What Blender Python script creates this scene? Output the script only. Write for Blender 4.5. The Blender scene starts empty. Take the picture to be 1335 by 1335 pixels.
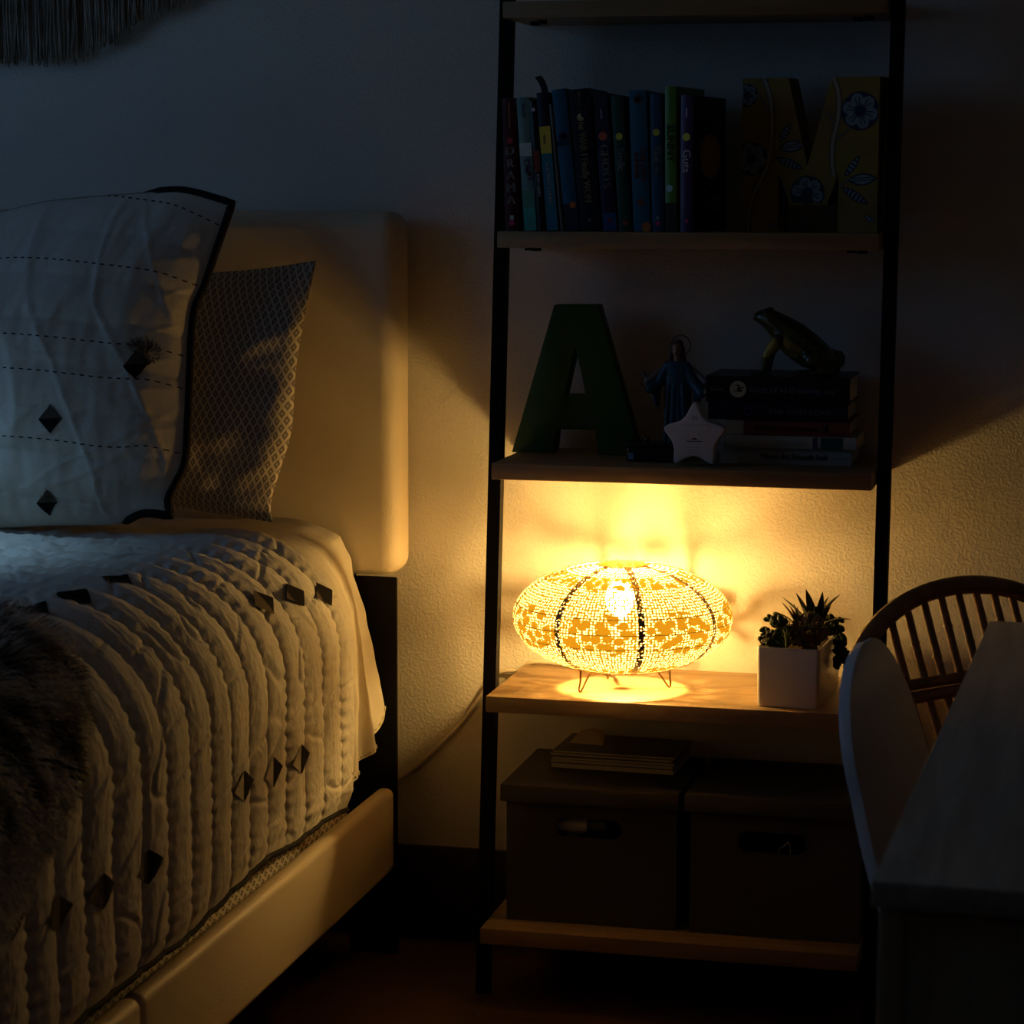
import bpy, bmesh, math, random
import numpy as np
from mathutils import Vector, Matrix, noise
random.seed(7)
SC = bpy.context.scene
COL = SC.collection
PI = math.pi

# ------------------------------------------------------------------ camera
F_PX = 3228.0
RIGHT = Vector((0.97261426, 0.23240981, 0.00268087))
UP = Vector((-0.03227667, 0.12363444, 0.99180277))
FWD = Vector((-0.23017324, 0.96472805, -0.12775003))
EYE = Vector((0.93849, -4.04553, 1.29205))
cd = bpy.data.cameras.new('camera'); cam = bpy.data.objects.new('camera', cd); COL.objects.link(cam)
cd.sensor_width = 36; cd.lens = F_PX / 1335 * 36; cd.clip_start = .05
m = Matrix((RIGHT, UP, -FWD)).transposed().to_4x4(); m.translation = EYE
cam.matrix_world = m
cd.dof.use_dof = True; cd.dof.focus_distance = 3.98; cd.dof.aperture_fstop = 10
SC.camera = cam

def at(px, py, Y):
    """point of the plane y=Y seen at a photo pixel (real distance, real size)"""
    d = RIGHT * ((px - 667.5) / F_PX) - UP * ((py - 667.5) / F_PX) + FWD
    return EYE + d * ((Y - EYE.y) / d.y)

# ------------------------------------------------------------------ materials
def new_mat(name):
    mt = bpy.data.materials.new(name); mt.use_nodes = True
    nt = mt.node_tree; bs = nt.nodes['Principled BSDF']
    return mt, nt, bs
def rgb(c): return (c[0], c[1], c[2], 1)
def mat(name, col, rough=.6, spec=.4, bump=0, bscale=200, col2=None, cscale=8, metal=0, sheen=0, coat=0, stretch=(1, 1, 1)):
    mt, nt, bs = new_mat(name); N = nt.nodes; L = nt.links
    bs.inputs['Base Color'].default_value = rgb(col); bs.inputs['Roughness'].default_value = rough
    bs.inputs['Specular IOR Level'].default_value = spec; bs.inputs['Metallic'].default_value = metal
    if sheen: bs.inputs['Sheen Weight'].default_value = sheen
    if coat: bs.inputs['Coat Weight'].default_value = coat
    tc = N.new('ShaderNodeTexCoord'); mp = N.new('ShaderNodeMapping'); mp.inputs['Scale'].default_value = stretch
    L.new(tc.outputs['Object'], mp.inputs['Vector'])
    if col2:
        nz = N.new('ShaderNodeTexNoise'); nz.inputs['Scale'].default_value = cscale; nz.inputs['Detail'].default_value = 5
        L.new(mp.outputs['Vector'], nz.inputs['Vector'])
        rp = N.new('ShaderNodeValToRGB'); rp.color_ramp.elements[0].position = .35; rp.color_ramp.elements[1].position = .68
        rp.color_ramp.elements[0].color = rgb(col); rp.color_ramp.elements[1].color = rgb(col2)
        L.new(nz.outputs['Fac'], rp.inputs['Fac']); L.new(rp.outputs['Color'], bs.inputs['Base Color'])
    if bump:
        nb = N.new('ShaderNodeTexNoise'); nb.inputs['Scale'].default_value = bscale; nb.inputs['Detail'].default_value = 3
        L.new(mp.outputs['Vector'], nb.inputs['Vector'])
        b = N.new('ShaderNodeBump'); b.inputs['Strength'].default_value = bump; b.inputs['Distance'].default_value = .002
        L.new(nb.outputs['Fac'], b.inputs['Height']); L.new(b.outputs['Normal'], bs.inputs['Normal'])
    return mt
def math_node(nt, op, a, b=None, c=None):
    n = nt.nodes.new('ShaderNodeMath'); n.operation = op
    for i, v in enumerate((a, b, c)):
        if v is None: continue
        if isinstance(v, (int, float)): n.inputs[i].default_value = v
        else: nt.links.new(v, n.inputs[i])
    return n.outputs[0]
def mix_col(nt, f, a, b):
    n = nt.nodes.new('ShaderNodeMix'); n.data_type = 'RGBA'
    if isinstance(f, (int, float)): n.inputs[0].default_value = f
    else: nt.links.new(f, n.inputs[0])
    for i, v in ((6, a), (7, b)):
        if isinstance(v, tuple): n.inputs[i].default_value = rgb(v)
        else: nt.links.new(v, n.inputs[i])
    return n.outputs[2]
def wood(name, dark, light, along='X', rough=.45, scale=1.0):
    mt, nt, bs = new_mat(name); N = nt.nodes; L = nt.links
    tc = N.new('ShaderNodeTexCoord'); mp = N.new('ShaderNodeMapping')
    s = {'X': (2.2, 34, 34), 'Y': (34, 2.2, 34), 'Z': (34, 34, 2.2)}[along]
    mp.inputs['Scale'].default_value = tuple(v * scale for v in s)
    L.new(tc.outputs['Object'], mp.inputs['Vector'])
    nz = N.new('ShaderNodeTexNoise'); nz.inputs['Scale'].default_value = 1.6; nz.inputs['Detail'].default_value = 6; nz.inputs['Distortion'].default_value = .6
    L.new(mp.outputs['Vector'], nz.inputs['Vector'])
    rp = N.new('ShaderNodeValToRGB'); rp.color_ramp.elements[0].position = .36; rp.color_ramp.elements[1].position = .66
    rp.color_ramp.elements[0].color = rgb(dark); rp.color_ramp.elements[1].color = rgb(light)
    L.new(nz.outputs['Fac'], rp.inputs['Fac']); L.new(rp.outputs['Color'], bs.inputs['Base Color'])
    bs.inputs['Roughness'].default_value = rough
    b = N.new('ShaderNodeBump'); b.inputs['Strength'].default_value = .15; b.inputs['Distance'].default_value = .001
    L.new(nz.outputs['Fac'], b.inputs['Height']); L.new(b.outputs['Normal'], bs.inputs['Normal'])
    return mt

def wall_material():
    mt, nt, bs = new_mat('wall_paint'); N = nt.nodes; L = nt.links
    bs.inputs['Base Color'].default_value = (.62, .58, .52, 1); bs.inputs['Roughness'].default_value = .75
    bs.inputs['Specular IOR Level'].default_value = .25
    tc = N.new('ShaderNodeTexCoord')
    n1 = N.new('ShaderNodeTexNoise'); n1.inputs['Scale'].default_value = 215; n1.inputs['Detail'].default_value = 2.5
    n2 = N.new('ShaderNodeTexNoise'); n2.inputs['Scale'].default_value = 420; n2.inputs['Detail'].default_value = 2
    for n in (n1, n2): L.new(tc.outputs['Object'], n.inputs['Vector'])
    rp = N.new('ShaderNodeValToRGB'); rp.color_ramp.elements[0].position = .42; rp.color_ramp.elements[1].position = .64
    L.new(n1.outputs['Fac'], rp.inputs['Fac'])
    h = math_node(nt, 'ADD', rp.outputs['Color'], math_node(nt, 'MULTIPLY', n2.outputs['Fac'], .35))
    b = N.new('ShaderNodeBump'); b.inputs['Strength'].default_value = .5; b.inputs['Distance'].default_value = .0008
    L.new(h, b.inputs['Height']); L.new(b.outputs['Normal'], bs.inputs['Normal'])
    return mt
def floor_material():
    mt, nt, bs = new_mat('floor_boards'); N = nt.nodes; L = nt.links
    tc = N.new('ShaderNodeTexCoord')
    br = N.new('ShaderNodeTexBrick'); br.inputs['Scale'].default_value = 1; br.inputs['Brick Width'].default_value = 1.1
    br.inputs['Row Height'].default_value = .125; br.inputs['Mortar Size'].default_value = .0015
    br.inputs['Color1'].default_value = (.16, .07, .03, 1); br.inputs['Color2'].default_value = (.11, .05, .022, 1); br.inputs['Mortar'].default_value = (.015, .008, .004, 1)
    L.new(tc.outputs['Object'], br.inputs['Vector'])
    mp = N.new('ShaderNodeMapping'); mp.inputs['Scale'].default_value = (3, 45, 1); L.new(tc.outputs['Object'], mp.inputs['Vector'])
    nz = N.new('ShaderNodeTexNoise'); nz.inputs['Scale'].default_value = 1.5; nz.inputs['Detail'].default_value = 5; L.new(mp.outputs['Vector'], nz.inputs['Vector'])
    c = mix_col(nt, math_node(nt, 'MULTIPLY', nz.outputs['Fac'], .5), br.outputs['Color'], (.06, .026, .012))
    L.new(c, bs.inputs['Base Color']); bs.inputs['Roughness'].default_value = .45
    return mt

M_wall = wall_material(); M_floor = floor_material()
M_wall2 = mat('greige_wall_paint', (.46, .43, .38), .8)
M_ceil = mat('ceiling_paint', (.42, .41, .39), .8)
M_base = mat('dark_baseboard', (.022, .012, .008), .5)
M_white = mat('white_paint', (.75, .75, .73), .4)
M_black = mat('black_metal', (.006, .006, .007), .65, spec=.1, bump=.2, bscale=500)
M_metal_in = M_black
M_shelf = wood('oak_shelf', (.25, .155, .07), (.34, .225, .11), 'X', .5)
M_leather = mat('cream_upholstery', (.62, .52, .38), .5, bump=.35, bscale=420)
M_darkcloth = mat('black_backing_cloth', (.006, .005, .005), .9, spec=.1)
M_piping = mat('black_piping', (.008, .008, .009), .8, spec=.15)
M_linen = mat('linen_sheet', (.62, .57, .48), .85, spec=.15, bump=.35, bscale=900, sheen=.1)
M_box = mat('grey_box_card', (.072, .061, .052), .8, spec=.15, bump=.4, bscale=700)
M_black_hole = mat('box_lining', (.02, .018, .016), .9, spec=.1)
M_paper = mat('page_paper', (.55, .5, .4), .85, stretch=(1, 1, 1), bump=.2, bscale=600)
M_ceramic = mat('white_ceramic', (.66, .62, .56), .3, coat=.2)
M_soil = mat('potting_soil', (.03, .02, .013), .95, bump=.8, bscale=300)
M_desk = wood('greyed_oak_desk', (.31, .255, .195), (.45, .38, .295), 'Y', .5)
M_deskleg = wood('oak_leg', (.34, .24, .15), (.46, .335, .215), 'Z', .5)
M_shell = mat('white_plastic', (.66, .66, .68), .38, spec=.5)
M_rattan = mat('rattan', (.36, .165, .05), .38, col2=(.22, .095, .03), cscale=30, bump=.2, bscale=300, coat=.25)

# ------------------------------------------------------------------ objects
def world_loc(o):
    v = Vector((0, 0, 0))
    while o is not None: v += o.location; o = o.parent
    return v
def smooth(me, ang=None):
    for p in me.polygons: p.use_smooth = True
    if ang is not None:
        try: me.set_sharp_from_angle(angle=math.radians(ang))
        except Exception: pass
def link(name, me, mats, parent=None, sm=None, local=False, label=None):
    if not isinstance(mats, (list, tuple)): mats = [mats]
    me.name = name
    for mt in mats: me.materials.append(mt)
    if sm is not None: smooth(me, None if sm is True else sm)
    o = bpy.data.objects.new(name, me); COL.objects.link(o)
    if parent is not None:
        o.parent = parent
        if not local: me.transform(Matrix.Translation(-world_loc(parent)))
    if label: o['label'] = label
    return o
def from_py(name, v, f, mats, parent=None, sm=None, local=False, label=None, mi=None):
    me = bpy.data.meshes.new(name); me.from_pydata([tuple(p) for p in v], [], f); me.update()
    o = link(name, me, mats, parent, sm, local, label)
    if mi:
        for p, i in zip(me.polygons, mi): p.material_index = i
    return o
def from_bm(name, bm, mats, parent=None, sm=None, local=False, label=None, recalc=True):
    me = bpy.data.meshes.new(name)
    if recalc: bmesh.ops.recalc_face_normals(bm, faces=bm.faces[:])
    bm.to_mesh(me); bm.free()
    return link(name, me, mats, parent, sm, local, label)
def thing(name, label, cat, loc=(0, 0, 0), group=None):
    o = bpy.data.objects.new(name, None); COL.objects.link(o); o.location = loc; o.empty_display_size = .05
    o['label'] = label; o['category'] = cat
    if group: o['group'] = group
    return o
def tag(o, label, cat, group=None, kind=None):
    o['label'] = label; o['category'] = cat
    if group: o['group'] = group
    if kind: o['kind'] = kind
    return o
def structure(o): o['kind'] = 'structure'; return o

def bx(bm, x0, x1, y0, y1, z0, z1, mi=0):
    vs = [bm.verts.new(p) for p in ((x0, y0, z0), (x1, y0, z0), (x1, y1, z0), (x0, y1, z0), (x0, y0, z1), (x1, y0, z1), (x1, y1, z1), (x0, y1, z1))]
    for q in ((0, 1, 5, 4), (1, 2, 6, 5), (2, 3, 7, 6), (3, 0, 4, 7), (4, 5, 6, 7), (3, 2, 1, 0)):
        f = bm.faces.new([vs[i] for i in q]); f.material_index = mi
    return vs
def bevel(bm, w, seg=3, ang=40):
    bm.normal_update()
    es = [e for e in bm.edges if len(e.link_faces) == 2 and e.calc_face_angle(0) > math.radians(ang)]
    bmesh.ops.bevel(bm, geom=es, offset=w, segments=seg, profile=.5, affect='EDGES', clamp_overlap=True)
def box_obj(name, x0, x1, y0, y1, z0, z1, m, parent=None, bev=0, seg=3, local=False, label=None):
    bm = bmesh.new(); bx(bm, x0, x1, y0, y1, z0, z1)
    if bev: bevel(bm, bev, seg)
    return from_bm(name, bm, m, parent, 35 if bev else None, local, label)

def tube(bm, pts, r, seg=10, mi=0, cap=True, closed=False):
    pts = [Vector(p) for p in pts]; n = len(pts)
    rr = r if callable(r) else (lambda t: r)
    rings = []; nrm = None
    for i, p in enumerate(pts):
        if closed: t = (pts[(i + 1) % n] - pts[i - 1]).normalized()
        else: t = (pts[min(i + 1, n - 1)] - pts[max(i - 1, 0)]).normalized()
        if nrm is None:
            a = Vector((0, 0, 1)) if abs(t.z) < .9 else Vector((1, 0, 0)); nrm = (a - t * a.dot(t)).normalized()
        else: nrm = (nrm - t * nrm.dot(t)).normalized()
        b = t.cross(nrm); q = rr(i / max(1, n - 1))
        rings.append([bm.verts.new(p + (nrm * math.cos(2 * PI * k / seg) + b * math.sin(2 * PI * k / seg)) * q) for k in range(seg)])
    for i in range(n if closed else n - 1):
        A, B = rings[i], rings[(i + 1) % n]
        for k in range(seg):
            f = bm.faces.new((A[k], A[(k + 1) % seg], B[(k + 1) % seg], B[k])); f.material_index = mi
    if cap and not closed:
        bm.faces.new(rings[0][::-1]).material_index = mi; bm.faces.new(rings[-1]).material_index = mi
def tube_obj(name, pts, r, m, parent=None, seg=10, closed=False, local=False, label=None):
    bm = bmesh.new(); tube(bm, pts, r, seg, closed=closed)
    return from_bm(name, bm, m, parent, 50, local, label)
def spline(pts, n=8, closed=False):
    pts = [Vector(p) for p in pts]; out = []; k = len(pts)
    for i in range(k if closed else k - 1):
        if closed: p0, p1, p2, p3 = pts[i - 1], pts[i], pts[(i + 1) % k], pts[(i + 2) % k]
        else: p0, p1, p2, p3 = pts[max(i - 1, 0)], pts[i], pts[i + 1], pts[min(i + 2, k - 1)]
        for j in range(n):
            t = j / n
            out.append(.5 * ((2 * p1) + (p2 - p0) * t + (2 * p0 - 5 * p1 + 4 * p2 - p3) * t * t + (3 * p1 - p0 - 3 * p2 + p3) * t ** 3))
    if not closed: out.append(pts[-1])
    return out
def prism(bm, loops, fn0, fn1):
    """solid between two copies of a flat outline (loops: outer, then holes; 2-D points)"""
    def side(fn):
        allv = []; es = []
        for lp in loops:
            vs = [bm.verts.new(fn(p)) for p in lp]; allv.append(vs)
            for i in range(len(vs)): es.append(bm.edges.new((vs[i - 1], vs[i])))
        bmesh.ops.triangle_fill(bm, edges=es, use_beauty=True, use_dissolve=False)
        return allv
    A = side(fn0); B = side(fn1)
    for a, b in zip(A, B):
        for i in range(len(a)): bm.faces.new((a[i - 1], a[i], b[i], b[i - 1]))
def rounded(poly, r, n=4):
    out = []; k = len(poly)
    for i in range(k):
        p0, p, p1 = Vector(poly[i - 1]), Vector(poly[i]), Vector(poly[(i + 1) % k])
        rr = min(r, (p0 - p).length * .45, (p1 - p).length * .45)
        a = p + (p0 - p).normalized() * rr; b = p + (p1 - p).normalized() * rr
        for j in range(n + 1):
            t = j / n; q = a * (1 - t) ** 2 + p * 2 * t * (1 - t) + b * t * t; out.append((q.x, q.y))
    return out
def circle(cx, cy, rx, ry=None, n=24, a0=0):
    ry = rx if ry is None else ry
    return [(cx + rx * math.cos(a0 + 2 * PI * i / n), cy + ry * math.sin(a0 + 2 * PI * i / n)) for i in range(n)]
def blob(name, balls, m, parent=None, vox=.003, smooth_it=3, local=False, label=None):
    """one continuous surface grown over overlapping ellipsoids; ball = (centre, (rx,ry,rz), euler or None)"""
    bm = bmesh.new()
    for c, r, e in balls:
        if isinstance(r, (int, float)): r = (r, r, r)
        mt = Matrix.Translation(Vector(c))
        if e: mt = mt @ e
        bmesh.ops.create_icosphere(bm, subdivisions=2, radius=1, matrix=mt @ Matrix.Diagonal((*r, 1)))
    me = bpy.data.meshes.new('tmp'); bm.to_mesh(me); bm.free()
    o = bpy.data.objects.new('tmp', me); COL.objects.link(o)
    md = o.modifiers.new('r', 'REMESH'); md.mode = 'VOXEL'; md.voxel_size = vox
    ms = o.modifiers.new('s', 'SMOOTH'); ms.iterations = smooth_it; ms.factor = .5
    dg = bpy.context.evaluated_depsgraph_get(); dg.update()
    me2 = bpy.data.meshes.new_from_object(o.evaluated_get(dg)); bpy.data.objects.remove(o)
    return link(name, me2, m, parent, True, local, label)
def limb(p0, p1, r0, r1, n=8):
    p0, p1 = Vector(p0), Vector(p1)
    return [(p0.lerp(p1, i / n), r0 + (r1 - r0) * i / n, None) for i in range(n + 1)]
def text_mesh(s, size, align='CENTER'):
    cu = bpy.data.curves.new('t', 'FONT'); cu.body = s; cu.size = size; cu.align_x = align; cu.align_y = 'CENTER'; cu.resolution_u = 2
    o = bpy.data.objects.new('t', cu); COL.objects.link(o)
    dg = bpy.context.evaluated_depsgraph_get(); dg.update()
    me = bpy.data.meshes.new_from_object(o.evaluated_get(dg))
    v = [(p.co.x, p.co.y) for p in me.vertices]; f = [tuple(p.vertices) for p in me.polygons]
    bpy.data.objects.remove(o); bpy.data.meshes.remove(me)
    return v, f
def put_text(bm, s, size, fn, mi=0, squash=1.0, bold=0):
    for db in ((0,) if not bold else (-bold, 0, bold)):
        v, f = text_mesh(s, size)
        vs = [bm.verts.new(fn(a * squash + db, b)) for a, b in v]
        for q in f:
            try: bm.faces.new([vs[i] for i in q]).material_index = mi
            except ValueError: pass
def put_poly(bm, pts, fn, mi=0):
    f = bm.faces.new([bm.verts.new(fn(a, b)) for a, b in pts]); f.material_index = mi

# ------------------------------------------------------------------ room
ZC = 2.5; XL, XR, YF, YB = -2.35, 2.8, -5.6, .006
def room():
    structure(box_obj('floor', XL - .1, XR + .1, YF - .1, YB + .1, -.06, 0, M_floor))
    structure(box_obj('ceiling', XL - .1, XR + .1, YF - .1, YB + .1, ZC, ZC + .06, M_ceil))
    structure(box_obj('wall_back', XL - .1, XR + .1, YB, YB + .1, 0, ZC, M_wall))
    structure(box_obj('wall_front', XL - .1, XR + .1, YF - .1, YF, 0, ZC, M_wall2))
    structure(box_obj('wall_right', XR, XR + .1, YF, YB, 0, ZC, M_ceil))
    bm = bmesh.new()
    wy0, wy1, wz0, wz1 = WIN
    bx(bm, XL - .1, XL, YF, wy0, 0, ZC); bx(bm, XL - .1, XL, wy1, YB, 0, ZC)
    bx(bm, XL - .1, XL, wy0, wy1, 0, wz0); bx(bm, XL - .1, XL, wy0, wy1, wz1, ZC)
    structure(from_bm('wall_left', bm, M_wall))
    bm = bmesh.new(); t = .04
    for (a, b, c, d) in ((wy0, wy1, wz0, wz0 + t), (wy0, wy1, wz1 - t, wz1), (wy0, wy0 + t, wz0, wz1), (wy1 - t, wy1, wz0, wz1)):
        bx(bm, XL - .08, XL - .02, a, b, c, d)
    bx(bm, XL - .06, XL - .04, wy0, wy1, (wz0 + wz1) / 2 - .015, (wz0 + wz1) / 2 + .015)
    structure(from_bm('window_1', bm, M_white))
    structure(box_obj('baseboard_back', XL, XR, -.006, YB, 0, .167, M_base, bev=.003, seg=2))
WIN = (-2.5, -.6, 1.2, 2.3)
room()

# ------------------------------------------------------------------ ladder shelf
W = .60; TH = .0259
ZT = [1.5916, 1.2322, .8669, .4978, .1276]
def yfront(z): return -.3373 + .096 * z
shelf = thing('ladder_shelf', 'black metal and oak ladder shelf leaning against the wall, holding books and the glowing lamp', 'shelf', (.3, -.2, 0))
for z in ZT:
    box_obj('shelf_board', 0, W, yfront(z), YB - .001 if z > .2 else -.008, z - TH, z, M_shelf, shelf, .0012, 2)
for x0 in (-.0225, W + .0015):
    bm = bmesh.new(); zt = 1.95
    def ring(z): y = yfront(z) + .072; return [(x0, y, z), (x0 + .021, y, z), (x0 + .021, y + .024, z), (x0, y + .024, z)]
    lo = [bm.verts.new(p) for p in ring(0)]; hi = [bm.verts.new(p) for p in ring(zt)]
    bm.faces.new(lo[::-1]); bm.faces.new(hi)
    for i in range(4): bm.faces.new((lo[i - 1], lo[i], hi[i], hi[i - 1]))
    from_bm('post', bm, M_black, shelf)
for z in ZT[:2]:
    for x in (.032, .05, W - .05, W - .03):
        y = yfront(z) + .06
        bm = bmesh.new(); bmesh.ops.create_cone(bm, cap_ends=True, segments=14, radius1=.008, radius2=.008, depth=.006, matrix=Matrix.Translation((x, y + (.03 if x in (.032, W - .05) else 0), z - TH - .003)))
        from_bm('bracket_screw', bm, M_black, shelf, 40)

# ------------------------------------------------------------------ bed
XB0, XB1 = -1.72, -.2
bed = thing('bed_frame', 'cream upholstered bed with padded headboard and low side rail against the wall', 'bed', ((XB0 + XB1) / 2, -1.1, 0))
box_obj('headboard', XB0, -.1995, -.1, -.008, .652, 1.262, M_leather, bed, .03, 6)
box_obj('headboard_leg', -.29, -.2025, -.098, -.089, 0, .652, M_darkcloth, bed, .003, 2)
box_obj('headboard_leg', XB0, XB0 + .09, -.098, -.03, 0, .652, M_darkcloth, bed, .003, 2)
box_obj('headboard_backing', XB0 + .09, -.29, -.085, -.04, .12, .652, M_darkcloth, bed)
bm = bmesh.new()
for a, b in ((-1.236, -.101), (-2.12, -1.238)): bx(bm, -.236, -.205, a, b, .147, .293)
bevel(bm, .013, 4); from_bm('side_rail', bm, M_leather, bed, 35)
box_obj('side_rail', XB0, XB0 + .047, -2.12, -.101, .147, .293, M_leather, bed, .013, 4)
box_obj('foot_rail', XB0, -.205, -2.17, -2.122, .147, .32, M_leather, bed, .013, 4)
for x in (-.27, XB0 + .03): box_obj('bed_foot', x, x + .05, -2.1, -2.05, 0, .147, M_darkcloth, bed)
box_obj('slat_base', XB0 + .048, -.2365, -2.12, -.101, .165, .185, M_darkcloth, bed)

# fitted sheet pattern
def lattice_mat(name, su, sv, dark, light, line=.16, dot=True, coord='UV', mapping=None):
    mt, nt, bs = new_mat(name); N = nt.nodes; L = nt.links
    tc = N.new('ShaderNodeTexCoord'); sp = N.new('ShaderNodeSeparateXYZ'); L.new(tc.outputs[coord], sp.inputs[0])
    ax = mapping or ('X', 'Y')
    u = math_node(nt, 'MULTIPLY', sp.outputs[ax[0]], su); v = math_node(nt, 'MULTIPLY', sp.outputs[ax[1]], sv)
    def tri(x):  # distance to nearest integer
        return math_node(nt, 'ABSOLUTE', math_node(nt, 'SUBTRACT', math_node(nt, 'FRACT', x), .5))
    a = tri(math_node(nt, 'ADD', u, v)); b = tri(math_node(nt, 'SUBTRACT', u, v))
    mx = math_node(nt, 'MAXIMUM', a, b)      # .5 on the lattice lines
    ln = math_node(nt, 'GREATER_THAN', mx, .5 - line)
    f = ln
    if dot:
        d = math_node(nt, 'LESS_THAN', mx, .1); f = math_node(nt, 'MAXIMUM', ln, d)
    c = mix_col(nt, f, dark, light); L.new(c, bs.inputs['Base Color'])
    bs.inputs['Roughness'].default_value = .85; bs.inputs['Specular IOR Level'].default_value = .15
    return mt
M_sheet = lattice_mat('patterned_sheet', 38, 60, (.16, .135, .11), (.62, .55, .45), .2, True, 'Object', ('Y', 'Z'))
bm = bmesh.new(); bx(bm, XB0 + .06, -.262, -2.1, -.15, .187, .59); bevel(bm, .05, 5)
matt = from_bm('mattress', bm, M_sheet, None, 40)
tag(matt, 'mattress in a small-patterned sheet, showing between quilt and side rail', 'mattress')

# ------------------------------------------------------------------ quilt
ZQ = .757; RX = .2; RZ = .17; XF = -.405
LARC = .5 * PI * math.sqrt((RX * RX + RZ * RZ) / 2)
hem_pts = [(-.26, .315), (-.34, .322), (-.5, .334), (-.62, .334), (-.765, .345), (-.88, .339), (-1.0, .332), (-1.07, .325), (-1.21, .329), (-1.4, .33), (-1.7, .31), (-2.0, .32)]
def hem(y):
    for (a, za), (b, zb) in zip(hem_pts, hem_pts[1:]):
        if b <= y <= a: t = (y - a) / (b - a); t = t * t * (3 - 2 * t); return za + (zb - za) * t
    return hem_pts[0][1] if y > 0 - .3 else hem_pts[-1][1]
def base_profile(s, y):
    """s<0 over the top of the bed, then round the edge, then hanging"""
    if s < 0: return Vector((XF + s, y, ZQ + .006 * math.sin(y * 5) + .004 * math.sin(s * 9))), Vector((0, 0, 1))
    if s < LARC:
        a = s / LARC * PI / 2
        p = Vector((XF + RX * math.sin(a), y, ZQ + .006 * math.sin(y * 5) * math.cos(a) - RZ * (1 - math.cos(a))))
        return p, Vector((math.sin(a) / RX, 0, math.cos(a) / RZ)).normalized()
    d = s - LARC
    return Vector((XF + RX - .02 * d, y, ZQ - RZ - d)), Vector((1, 0, .02)).normalized()
nz3 = noise.noise
CH = .083
chan_phase = {}
def quilt_disp(s, y):
    wig = .010 * nz3((s * 2.2, y * 2, 1.3)) + .0035 * nz3((s * 9, y * 6, 4.1))
    ph = (y + wig) / CH
    k = math.floor(ph); fr = ph - k
    def groove(kk): return .055 * math.sin(2 * PI * s / .022 + kk * 2.4 + 2 * nz3((s * 9, kk, 3))) * (.7 + nz3((s * 8, kk * 3.7, 0))) + .05 * nz3((s * 21, kk * 5.1, 6))
    fr = (fr - groove(k)) / (1 + groove(k + 1) - groove(k)); fr = min(1, max(0, fr))
    ridge = (4 * fr * (1 - fr)) ** .5
    h = (.0128 + .004 * nz3((s * 5, k * 1.7, 2))) * ridge
    q = abs(nz3((s * 9 + y * 3, k * 7.7 + y * 3, 2.7))); h -= .0055 * max(0, 1 - q / .035) ** 1.5 * ridge
    h += .0013 * nz3((s * 20, y * 60, 3.3)) + .0010 * nz3((s * 110, y * 130, 6.1))
    h += .010 * nz3((s * 2.4, y * 2.1, 9.2))
    if s < .06:   # crumpled on the flat top
        w = min(1, (.06 - s) / .2); h += w * (.006 * nz3((s * 22, y * 30, 5)) + .004 * nz3((s * 50, y * 42, 2)))
    return h
def quilt_pt(s, y, off=0.):
    p, n = base_profile(s, y)
    t = max(0, min(1, (s_hem(y) - s) / .03))
    return p + n * (quilt_disp(s, y) * (.3 + .7 * t) + off)
Y0Q, Y1Q = -.375, -2.06
def s_hem(y): return LARC + (ZQ - RZ - hem(y))
def build_quilt():
    ns, ny = 430, 760
    v = []; f = []
    for j in range(ny):
        y = Y0Q + (Y1Q - Y0Q) * j / (ny - 1)
        sh = s_hem(y); yy = y + (.006 * math.sin(j * .0) if j else 0)
        for i in range(ns):
            u = i / (ns - 1); s = -1.28 + (sh + 1.28) * (1 - (1 - u) ** 1.35)
            v.append(quilt_pt(s, yy))
    # turn the quilt's head edge under a little
    for j in range(ny - 1):
        for i in range(ns - 1):
            a = j * ns + i; f.append((a, a + 1, a + ns + 1, a + ns))
    return v, f
def quilt_mat():
    mt, nt, bs = new_mat('quilt_muslin'); N = nt.nodes; L = nt.links
    bs.inputs['Roughness'].default_value = .9; bs.inputs['Specular IOR Level'].default_value = .1; bs.inputs['Sheen Weight'].default_value = .1
    tc = N.new('ShaderNodeTexCoord'); nz = N.new('ShaderNodeTexNoise'); nz.inputs['Scale'].default_value = 320; nz.inputs['Detail'].default_value = 4
    L.new(tc.outputs['Object'], nz.inputs['Vector'])
    c = mix_col(nt, nz.outputs['Fac'], (.50, .46, .41), (.70, .66, .59)); L.new(c, bs.inputs['Base Color'])
    b = N.new('ShaderNodeBump'); b.inputs['Strength'].default_value = .5; b.inputs['Distance'].default_value = .0012
    L.new(nz.outputs['Fac'], b.inputs['Height']); L.new(b.outputs['Normal'], bs.inputs['Normal'])
    return mt
M_quilt = quilt_mat()
v, f = build_quilt()
quilt = from_py('quilt', v, f, M_quilt, None, True)
tag(quilt, 'cream channel-stitched quilt with rows of small dark diamonds covering the bed', 'quilt')
pts = []
for i in range(240):
    y = Y0Q + (Y1Q - Y0Q) * i / 239; p = quilt_pt(s_hem(y), y); pts.append(p + Vector((.001, 0, -.002)))
tube_obj('hem_binding', pts, .0042, M_piping, quilt, 8, label='black bound hem of the quilt')
M_dia1 = mat('diamond_thread_black', (.010, .009, .010), .9, spec=.04)
M_dia2 = mat('diamond_thread_brown', (.085, .062, .045), .8, spec=.1)
M_dia3 = mat('diamond_thread_pale', (.40, .36, .31), .85, spec=.1)
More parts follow.
